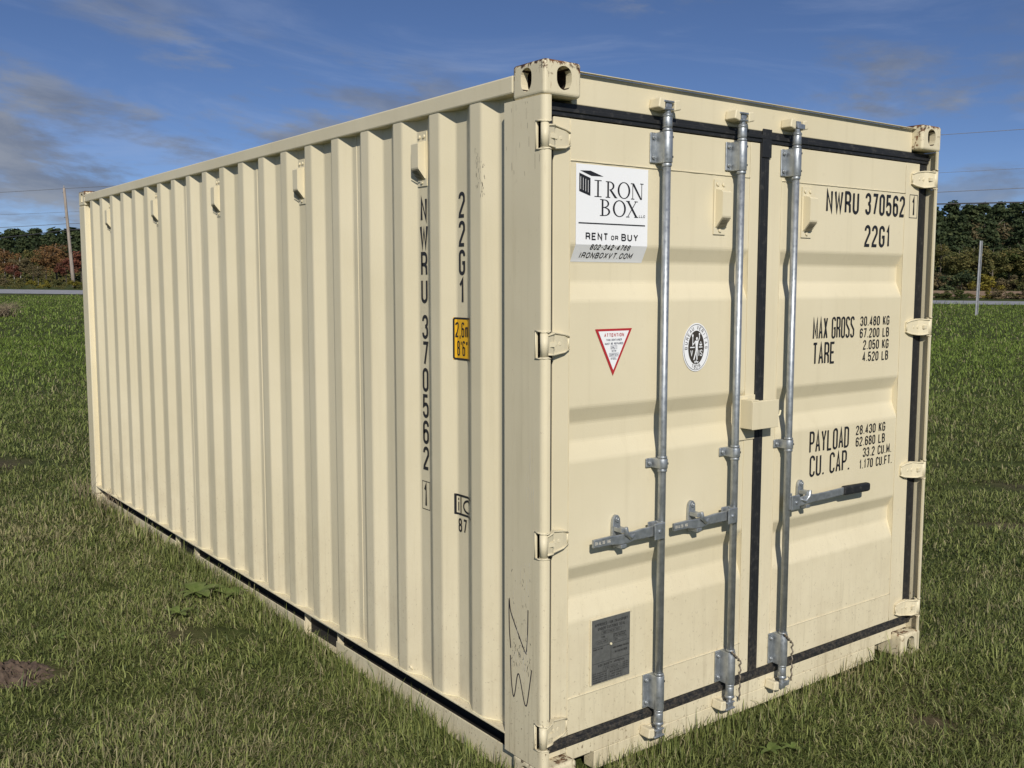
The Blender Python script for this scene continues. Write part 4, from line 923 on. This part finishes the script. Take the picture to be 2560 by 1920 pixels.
# ------------------------------------------------------------------ weeds in the lawn
def weed(px, py, label, nl, size, seed, flat=.5):
    rw = random.Random(seed); z = float(ground_z(np.array(px), np.array(py)))
    root = thing('broadleaf_weed', label, 'weed', (px, py, z), 'broadleaf weeds in the lawn')
    for i in range(nl):
        a = 2 * math.pi * i / nl + rw.uniform(-.4, .4); ln = size * rw.uniform(.6, 1.15); wd = ln * rw.uniform(.16, .26); up = rw.uniform(.25, .7) * (1 - flat) + .12
        rows = 7; v = []; fs = []; tone = []
        for j in range(rows):
            t = j / (rows - 1); r_ = ln * t; hz = .026 + up * ln * math.sin(t * 2.4) * .55; ww = wd * (math.sin(math.pi * min(1, t * .92 + .06)) ** .7) + .0015
            for sgn in (-1, 0, 1): v.append((px + math.cos(a) * r_ - math.sin(a) * ww * sgn, py + math.sin(a) * r_ + math.cos(a) * ww * sgn, z + hz + (.18 * ww if sgn else 0) + rw.uniform(-.002, .002))); tone.append(rw.uniform(.2, .9))
        for j in range(rows - 1):
            for q in (0, 1): fs.append((3 * j + q, 3 * j + q + 1, 3 * j + q + 4, 3 * j + q + 3))
        me = np_mesh('leaf', np.array(v), np.array(fs), 'weed_leaf', [('tone', 'FLOAT', np.array(tone))], True); link('leaf', me, root)
for i, (x, y, lb_, nl, sz) in enumerate([(-.22, 2.90, 'largest clump of broad dock leaves in the grass left of the container', 9, .17), (-.06, 2.72, 'broad leaf clump close to the bottom rail of the container', 5, .13),
        (-.42, 2.62, 'small flattened leaves just in front of the big dock clump', 5, .09), (-1.02, 2.62, 'single pale round leaf plant right of the soil mound', 4, .06), (.93, -.26, 'small pale green leafy weed in front of the doors', 6, .06), (1.02, -.30, 'dark round leaved weed beside the pale weed before the doors', 4, .05),
        (-.55, 8.9, 'leafy weed clump in the grass beyond the far left corner of the container', 8, .22), (-.9, 9.6, 'farther leafy weed clump at the left edge of the meadow', 7, .22)]): weed(x, y, lb_, nl, sz, 100 + i)

# ------------------------------------------------------------------ roadside: poles, wires, steel post
def px2xyz(px, py, s):
    d = np.array([(px - 1280) / 2474.6, -(py - 960) / 2474.6]); cp, sp = math.cos(R(PITCH)), math.sin(R(PITCH))
    fx = cp - d[1] * sp * 1.0; up = sp + d[1] * cp; k = s / fx
    x, y = st2xy(s, d[0] * k); return np.array([x, y, CAM[2] + up * k])
def pole(px, s, top_py, label, lean=0.0):
    b = px2xyz(px, 700, s); g = float(ground_z(np.array(b[0]), np.array(b[1]))); zt = px2xyz(px, top_py, s)[2]
    root = thing('utility_pole', label, 'utility pole', (b[0], b[1], g), 'utility poles along the road')
    tx, ty = b[0] + RT[0] * lean, b[1] + RT[1] * lean
    P_ = [(b[0], b[1], g - .3)] + [(b[0] + (tx - b[0]) * i / 6, b[1] + (ty - b[1]) * i / 6, g + (zt - g) * i / 6) for i in range(1, 7)]
    MB().tube(P_, [.19 - .012 * i for i in range(7)], 12).obj('pole_shaft', 'pole_wood', root)
    h = MB()
    for fr, ln in ((.955, .30), (.705, .45), (.585, .28), (.505, .32)):
        c = Vector((b[0] + (tx - b[0]) * fr, b[1] + (ty - b[1]) * fr, g + (zt - g) * fr)); h.tube([c, c - Vector((RT[0], RT[1], 0)) * ln * (.6 if fr != .505 else -.9)], .045, 6)
    h.obj('bracket_arm', 'wire_grey', root); h = MB().cyl((tx, ty, zt - .02), (tx, ty, zt + .25), .05, .035, 8); h.obj('insulator', 'bark_pale', root)
    return (tx, ty, zt)
PS, PRs = 100.0, 74.0
pole(184, PS, 470, 'weathered wooden utility pole rising left of the container', -.55)
XR = 3300; pole(XR, PRs, 395, 'utility pole past the right edge of the view', 0); pole(-1500, 122, 520, 'utility pole past the left edge of the view', 0)
def wirepath(label, pA, pR1, pR2, pL, rad, mat, group):
    A = px2xyz(pA[0], pA[1], PS); rt = px2xyz(XR, 700, PRs); lf = px2xyz(-1500, 700, 122.0)
    def at(px, py):   # height where the line of sight crosses the vertical plane pole-to-pole
        d0 = px2xyz(px, py, 50.0) - CAM; e = rt[:2] - A[:2]
        M_ = np.array([[d0[0], -e[0]], [d0[1], -e[1]]]); k, u = np.linalg.solve(M_, A[:2] - CAM[:2]); return u, CAM[2] + k * d0[2]
    u1, z1 = at(*pR1); u2, z2 = at(*pR2); c = np.linalg.solve(np.array([[u1, u1 * u1], [u2, u2 * u2]]), np.array([z1 - A[2], z2 - A[2]]))
    pts = []
    zl = A[2]; e2 = lf[:2] - A[:2]; dl = px2xyz(pL[0], pL[1], 50.0) - CAM; M_ = np.array([[dl[0], -e2[0]], [dl[1], -e2[1]]]); k, u = np.linalg.solve(M_, A[:2] - CAM[:2]); zq = CAM[2] + k * dl[2]
    sag = 4.0 * (A[2] - zq) / max(u * (1 - u) * 4, .02) * .25
    for i in range(24, 0, -1): u = i / 24; pts.append((*(A[:2] + e2 * u), A[2] - max(.2, min(sag, 3)) * 4 * u * (1 - u)))
    e = rt[:2] - A[:2]
    for i in range(0, 49): u = i / 48; pts.append((*(A[:2] + e * u), A[2] + c[0] * u + c[1] * u * u))
    o = MB().tube(pts, rad, 5).obj('overhead_wire', mat); tag(o, label, 'wire', group)
WG = 'overhead wires along the road'
wirepath('topmost thin wire from the pole top', (170, 471), (2355, 337), (2560, 323), (0, 481), .022, 'wire_grey', WG)
wirepath('second wire from the top, thin and faint', (168, 530), (2350, 432), (2560, 421), (0, 537), .014, 'wire_grey', WG)
wirepath('third wire from the top, above the thick cable', (172, 559), (2347, 480.5), (2560, 470), (0, 569), .026, 'wire_grey', WG)
wirepath('lowest overhead line, a thick black cable just above the trees', (173, 575), (2344, 510), (2560, 505.5), (0, 595), .055, 'wire_black', WG)
def steel_post():
    b = px2xyz(2441, 790, 45.0); t = px2xyz(2453.6, 602, 45.0); g = float(ground_z(np.array(b[0]), np.array(b[1])))
    root = thing('steel_post', 'thin bare grey steel post standing in the grass before the road', 'post', (b[0], b[1], g))
    L_ = 3.6; H_ = t[2] - g; lx, ly = t[0] - b[0], t[1] - b[1]
    pr_ = [(a_ * .8, b_ * .8) for a_, b_ in [(-.085, .0), (-.055, .0), (-.035, .055), (.035, .055), (.055, 0), (.085, 0), (.085, .012), (.063, .012), (.042, .067), (-.042, .067), (-.063, .012), (-.085, .012)]]
    MB().prism(pr_, -.3, H_, lambda a, c, z: (b[0] + RT[0] * a + FW[0] * c + lx * z / H_, b[1] + RT[1] * a + FW[1] * c + ly * z / H_, g + z)).obj('channel', 'post_steel', root)
steel_post()

# ------------------------------------------------------------------ trees
def leafcloud(centres, radii, per, size, rg, flat=1.0):
    n = len(centres) * per; c = np.repeat(centres, per, 0); r = np.repeat(radii, per)
    d = rg.normal(size=(n, 3)); d /= np.linalg.norm(d, axis=1)[:, None]; p = c + d * (r * rg.uniform(.35, 1.0, n) ** .6)[:, None] * np.array([1, 1, flat])
    nrm = d + rg.normal(0, .55, (n, 3)); nrm /= np.linalg.norm(nrm, axis=1)[:, None]; a = np.cross(nrm, rg.normal(size=(n, 3))); a /= np.linalg.norm(a, axis=1)[:, None]; b = np.cross(nrm, a)
    s = size * rg.uniform(.6, 1.4, n)[:, None]
    V = np.stack([p - a * s, p + b * s * .55, p + a * s, p - b * s * .55], 1); tone = np.repeat(np.clip(np.repeat(rg.uniform(.15, .85, len(centres)), per) + rg.normal(0, .16, n), 0, 1), 4)
    F = np.arange(n * 4).reshape(n, 4); return V.reshape(-1, 3), F, tone
def crown_pine(seed, per=40):
    rg = np.random.default_rng(seed); C = []; Rr = []
    for k in range(13):
        h = .22 + .78 * k / 12; rad = (.30 * (1 - h) ** .75 + .035) * rg.uniform(.75, 1.25); m = max(2, int(7 * (1 - h) + 3)); a0 = rg.uniform(0, 6.28)
        for j in range(m):
            if rg.random() < .10: continue
            a = a0 + 6.283 * j / m + rg.normal(0, .25); rr_ = rad * rg.uniform(.6, 1.1)
            for q in (.45, .85): C.append((math.cos(a) * rr_ * q, math.sin(a) * rr_ * q, h + rg.normal(0, .018) - .02 * q)); Rr.append(.078 * (1.25 - .6 * h) * rg.uniform(.7, 1.25))
    C.append((0, 0, 1.0)); Rr.append(.03)
    return leafcloud(np.array(C), np.array(Rr), per, .019 if per > 12 else .038, rg, .62)
def crown_round(seed, per=80):
    rg = np.random.default_rng(seed); C = []; Rr = []
    for k in range(30):
        d = rg.normal(size=3); d /= np.linalg.norm(d); q = rg.uniform(.3, 1.0); C.append((d[0] * .30 * q, d[1] * .30 * q, .60 + d[2] * .33 * q)); Rr.append(rg.uniform(.07, .13))
    return leafcloud(np.array(C), np.array(Rr), per, .020, rg, .9)
def crown_shrub(seed, per=60):
    rg = np.random.default_rng(seed); C = []; Rr = []
    for k in range(20): a = rg.uniform(0, 6.28); q = rg.uniform(0, .5); h = rg.uniform(.1, .85) * (1 - q * .9); C.append((math.cos(a) * q, math.sin(a) * q, h)); Rr.append(rg.uniform(.10, .19))
    return leafcloud(np.array(C), np.array(Rr), per, .045, rg, .9)
CROWN = {}
for kind, fn, ns in (('pine', crown_pine, 3), ('round', crown_round, 3), ('shrub', crown_shrub, 3)):
    CROWN[kind] = []
    for i in range(ns): V_, F_, t_ = fn(200 + 17 * i + len(kind)); CROWN[kind].append(np_mesh('crown', V_, F_, 'leaf_green', [('tone', 'FLOAT', t_)]))
def trunkmesh(seed, mat, limbs=7):
    rt = random.Random(seed); b = MB().tube([(0, 0, -.03), (.004, .002, .3), (-.006, .004, .6), (.003, -.004, .9)], [.024, .018, .012, .004], 7)
    for k in range(limbs): a = rt.uniform(0, 6.28); h = rt.uniform(.3, .75); r_ = rt.uniform(.12, .26); b.tube([(0, 0, h), (math.cos(a) * r_ * .5, math.sin(a) * r_ * .5, h + .07), (math.cos(a) * r_, math.sin(a) * r_, h + rt.uniform(.1, .2))], [.008, .005, .002], 5)
    return b.mesh('trunk', mat)
TRUNK = [trunkmesh(i, 'bark') for i in range(2)] + [trunkmesh(9, 'bark_pale'), trunkmesh(11, 'bark', 0)]
tcount = [0]
def tree(name, kind, px, s, top_py, label, leaf, cat='tree', wid=1.0, group=None, trunk=0):
    tcount[0] += 1; b = px2xyz(px, 700, s); g = float(ground_z(np.array(b[0]), np.array(b[1]))); H_ = px2xyz(px, top_py, s)[2] - g
    root = thing(name, label, cat, (b[0], b[1], g), group); root.rotation_euler.z = tcount[0] * 2.39996
    me = CROWN[kind][tcount[0] % len(CROWN[kind])]
    c = bpy.data.objects.new('crown', me); COL.objects.link(c); c.parent = root; c.scale = (H_ * wid, H_ * wid, H_); c.material_slots[0].link = 'OBJECT'; c.material_slots[0].material = MAT[leaf]
    t = bpy.data.objects.new('trunk' if kind != 'shrub' else 'stems', TRUNK[3 if kind == 'pine' else trunk]); COL.objects.link(t); t.parent = root; t.scale = (H_ * (1 if kind != 'shrub' else .8), H_ * (1 if kind != 'shrub' else .8), H_ * (1 if kind != 'shrub' else .7))
GP, GA, GB = 'evergreen trees at the wood edge', 'autumn trees by the road', 'bushes beyond the road'
TL = [  # left of the container
 ('pine_tree', 'pine', -40, 168, 585, 'dark pine at the extreme left edge of the wood', 'leaf_pine'), ('pine_tree', 'pine', 22, 172, 578, 'dark pine nearest the left picture edge, behind the orange trees', 'leaf_pine'),
 ('pine_tree', 'pine', 62, 160, 584, 'dark pine second from the left picture edge', 'leaf_pine'), ('pine_tree', 'pine', 92, 176, 574, 'tallest dark pine on the left, between picture edge and pole', 'leaf_pine'),
 ('pine_tree', 'pine', 128, 165, 580, 'dark pine just left of the utility pole', 'leaf_pine'), ('pine_tree', 'pine', 158, 172, 588, 'dark pine directly behind the utility pole', 'leaf_pine'),
 ('pine_tree', 'pine', 205, 166, 582, 'dark pine right of the utility pole beside the container edge', 'leaf_pine'), ('pine_tree', 'pine', 260, 166, 580, 'dark pine hidden behind the far end of the container', 'leaf_pine')]
for a in TL: tree(*a, wid=1.25, group=GP)
TA = [('autumn_tree', 'round', 14, 128, 612, 'rust orange tree at the left picture edge', 'leaf_orange', 2), ('autumn_tree', 'round', 52, 120, 636, 'low brown bare-ish tree right of the rust orange tree', 'leaf_brown', 2), ('autumn_tree', 'round', 84, 132, 618, 'dull green tree between the brown tree and the orange one', 'leaf_olive', 0),
 ('autumn_tree', 'round', 116, 126, 614, 'yellow orange tree in the middle of the left tree group', 'leaf_orange', 0), ('autumn_tree', 'round', 142, 130, 598, 'tallest red orange maple just left of the pole', 'leaf_orange', 0), ('autumn_tree', 'round', 166, 122, 640, 'dark red tree at the foot of the pole', 'leaf_red', 0),
 ('autumn_tree', 'round', 204, 118, 618, 'crimson maple between the pole and the container', 'leaf_red', 0), ('autumn_tree', 'round', 36, 112, 655, 'small reddish bush-like tree low at the left', 'leaf_red', 2), ('autumn_tree', 'round', 96, 110, 660, 'small red-brown tree low in the middle of the left group', 'leaf_brown', 2), ('autumn_tree', 'round', 240, 120, 612, 'red maple mostly hidden by the container', 'leaf_red', 0), ('autumn_tree', 'round', -30, 118, 625, 'olive tree past the left picture edge', 'leaf_olive', 0)]
for a in TA: tree(*a[:7], wid=1.35, group=GA, trunk=a[7])
BU = [(10, 92, 684, 'low brown brush at the left picture edge beyond the road', 'leaf_brown'), (45, 90, 690, 'olive bush beyond the road near the left edge', 'leaf_olive'), (80, 91, 692, 'yellow green bush beyond the road, left of the pole', 'leaf_yellow'), (115, 90, 695, 'bright yellow low bush beyond the road', 'leaf_yellow'), (148, 92, 690, 'olive green bush at the pole foot', 'leaf_olive'), (182, 90, 693, 'yellow bush just right of the pole foot', 'leaf_yellow'), (214, 92, 686, 'green bush beside the far edge of the container', 'leaf_green'), (245, 90, 690, 'green bush hidden by the container end', 'leaf_green'), (-30, 92, 688, 'brown brush past the left picture edge', 'leaf_brown')]
for px, s, tp, lb_, lf in BU: tree('roadside_bush', 'shrub', px, s, tp, lb_, lf, 'bush', 1.25, GB)
TRt = [(2330, 150, 520, 'dark pine against the right edge of the container', 'leaf_pine'), (2375, 160, 512, 'dark pine first from the container on the right', 'leaf_pine'), (2415, 148, 516, 'dark pine left of the grey steel post', 'leaf_pine'), (2452, 158, 510, 'dark pine directly behind the grey steel post', 'leaf_pine'), (2490, 150, 514, 'dark pine right of the grey steel post', 'leaf_pine'), (2528, 158, 512, 'dark pine second right of the grey steel post', 'leaf_pine'), (2562, 146, 503, 'tall dark pine at the right picture edge', 'leaf_pine'), (2290, 155, 515, 'dark pine hidden behind the doors end of the container', 'leaf_pine'), (2610, 152, 508, 'dark pine past the right picture edge', 'leaf_pine'), (2395, 140, 560, 'shorter pine filling between the two pines by the container', 'leaf_pine'), (2470, 138, 556, 'shorter pine right behind the post top', 'leaf_pine'), (2540, 138, 552, 'shorter pine near the right picture edge', 'leaf_pine')]
for px, s, tp, lb_, lf in TRt: tree('pine_tree', 'pine', px, s, tp, lb_, lf, 'tree', 1.35, GP)
TD = [(2350, 132, 600, 'olive broadleaf tree beside the container right edge', 'leaf_olive'), (2395, 128, 614, 'dull yellow green tree below the pines', 'leaf_olive'), (2432, 132, 604, 'yellowing tree behind the steel post', 'leaf_olive'), (2480, 128, 612, 'rounded olive tree right of the steel post', 'leaf_olive'), (2522, 130, 606, 'green broadleaf tree near the right edge', 'leaf_green'), (2560, 128, 600, 'olive tree at the right picture edge', 'leaf_olive'), (2455, 148, 536, 'orange tinged treetop showing among the right pines', 'leaf_brown'), (2505, 146, 540, 'second orange tinged treetop among the right pines', 'leaf_brown'), (2610, 130, 600, 'olive tree past the right picture edge', 'leaf_olive')]
for px, s, tp, lb_, lf in TD: tree('broadleaf_tree', 'round', px, s, tp, lb_, lf, 'tree', 1.45, 'broadleaf trees below the right pines')
BR = [(2345, 112, 674, 'red-brown bush beside the container edge past the field', 'leaf_brown'), (2372, 112, 680, 'second reddish bush at the field edge', 'leaf_brown'), (2404, 108, 660, 'dark rounded bush left of the steel post', 'leaf_pine'), (2428, 112, 684, 'grey brown brush behind the steel post', 'leaf_brown'), (2466, 106, 678, 'bright yellow green bush right of the steel post', 'leaf_yellow'), (2500, 112, 684, 'grey brown brush right of the yellow bush', 'leaf_brown'), (2535, 112, 682, 'brown brush near the right picture edge', 'leaf_brown'), (2565, 110, 680, 'olive brush at the right picture edge', 'leaf_olive'),
      (2340, 72, 726, 'low weeds on the verge beside the container', 'leaf_green'), (2368, 72, 723, 'olive weeds on the far verge', 'leaf_olive'), (2398, 71, 720, 'taller green weeds on the far verge left of the post', 'leaf_green'), (2425, 72, 727, 'low weeds on the far verge at the post', 'leaf_olive'), (2470, 72, 724, 'yellowed weeds on the far verge right of the post', 'leaf_yellow'), (2500, 71, 721, 'straw coloured weeds on the far verge', 'leaf_brown'), (2532, 72, 724, 'green weeds on the far verge near the edge', 'leaf_olive'), (2562, 71, 722, 'brown weeds on the far verge at the picture edge', 'leaf_brown')]
for px, s, tp, lb_, lf in BR: tree('roadside_bush', 'shrub', px, s, tp, lb_, lf, 'bush', 1.35 if s > 80 else 1.9, GB)
def woodland():
    rg = np.random.default_rng(77); Vs = []; Ts = []; Fs = []; k = 0
    base = [crown_pine(300 + i, 5) for i in range(3)]
    for i in range(320):
        s = rg.uniform(176, 235); t = rg.uniform(-190, 190); x, y = st2xy(s, t); g = float(ground_z(np.array(x), np.array(y)))
        H_ = (11.0 + 5.0 * sstep(-70, 90, t)) * rg.uniform(.8, 1.05) * s / 190; V, F, tn = base[i % 3]; a = rg.uniform(0, 6.28); ca, sa = math.cos(a), math.sin(a)
        Q = np.stack([(V[:, 0] * ca - V[:, 1] * sa) * H_ * 2.0 + x, (V[:, 0] * sa + V[:, 1] * ca) * H_ * 2.0 + y, V[:, 2] * H_ * 1.02 + g - .16 * H_], -1); Vs.append(Q); Fs.append(F + k); Ts.append(tn); k += len(V)
    me = np_mesh('woodland', np.concatenate(Vs), np.concatenate(Fs), 'leaf_pine', [('tone', 'FLOAT', np.concatenate(Ts))])
    tag(link('woodland', me), 'dark evergreen wood closing the view behind the nearer trees', 'woodland', kind='stuff')
    # brush that runs along the wood edge and the road verge
    Vs = []; Ts = []; Fs = []; k = 0; base = [crown_shrub(400 + i, 9) for i in range(3)]
    for i in range(520):
        if i % 2: s = rg.uniform(134, 172); t = rg.uniform(-130, 130); H_ = rg.uniform(2.0, 4.2)
        else:
            m = rg.uniform(-70, 150); n = rg.uniform(ROADW + 1.0, ROADW + 5 + (8 if m < 50 else 0)); s, t = nm2st(n, m); H_ = rg.uniform(.5, 1.1) if m < 50 else rg.uniform(.12, .30)
        x, y = st2xy(s, t); g = float(ground_z(np.array(x), np.array(y))); V, F, tn = base[i % 3]
        Vs.append(V * np.array([H_ * 1.3, H_ * 1.3, H_]) + np.array([x, y, g - .03])); Fs.append(F + k); Ts.append(tn); k += len(V)
    me = np_mesh('undergrowth', np.concatenate(Vs), np.concatenate(Fs), 'leaf_olive', [('tone', 'FLOAT', np.concatenate(Ts))])
    tag(link('undergrowth', me), 'olive brown undergrowth along the verge and below the trees', 'undergrowth', kind='stuff')
woodland()
def dry_clump():
    b = px2xyz(2, 770, 40.0); g = float(ground_z(np.array(b[0]), np.array(b[1]))); rq = random.Random(5)
    root = thing('dry_shrub', 'dry brown brush heap at the left picture edge before the road', 'shrub', (b[0], b[1], g))
    s = MB()
    for i in range(230):
        a = rq.uniform(0, 6.28); l_ = rq.uniform(.35, .95); q = rq.gauss(0, .22); q2 = rq.gauss(0, .22); s.tube([(b[0] + q, b[1] + q2, g), (b[0] + q + math.cos(a) * l_ * .35, b[1] + q2 + math.sin(a) * l_ * .35, g + l_ * .55), (b[0] + q + math.cos(a) * l_ * .8, b[1] + q2 + math.sin(a) * l_ * .8, g + l_ * rq.uniform(.45, .8))], [.008, .006, .003], 4)
    s.obj('stems', 'dry_stems', root)
dry_clump()
def twig(x, y, label, n, h, seed):
    g = float(ground_z(np.array(x), np.array(y))); rq = random.Random(seed); root = thing('dry_stalks', label, 'plant', (x, y, g)); s = MB()
    for i in range(n):
        q, q2 = rq.gauss(0, .05), rq.gauss(0, .10); a = rq.uniform(0, 6.28); l_ = h * rq.uniform(.5, 1.1); ex, ey = math.cos(a) * l_ * .35, math.sin(a) * l_ * .35
        s.tube([(x + q, y + q2, g), (x + q + ex * .4, y + q2 + ey * .4, g + l_ * .55), (x + q + ex, y + q2 + ey, g + l_)], [.0022, .0016, .0008], 4)
        if rq.random() < .6: s.tube([(x + q + ex * .4, y + q2 + ey * .4, g + l_ * .55), (x + q - ex * .5, y + q2 + ey * .9, g + l_ * .8)], [.0014, .0006], 4)
    s.obj('stalks', 'dry_stems', root)
twig(-.06, 5.45, 'dry branching weed stalks against the far end of the container', 26, .20, 3)
twig(-.07, 5.88, 'thin dry stalks at the far bottom corner of the container', 14, .26, 4)
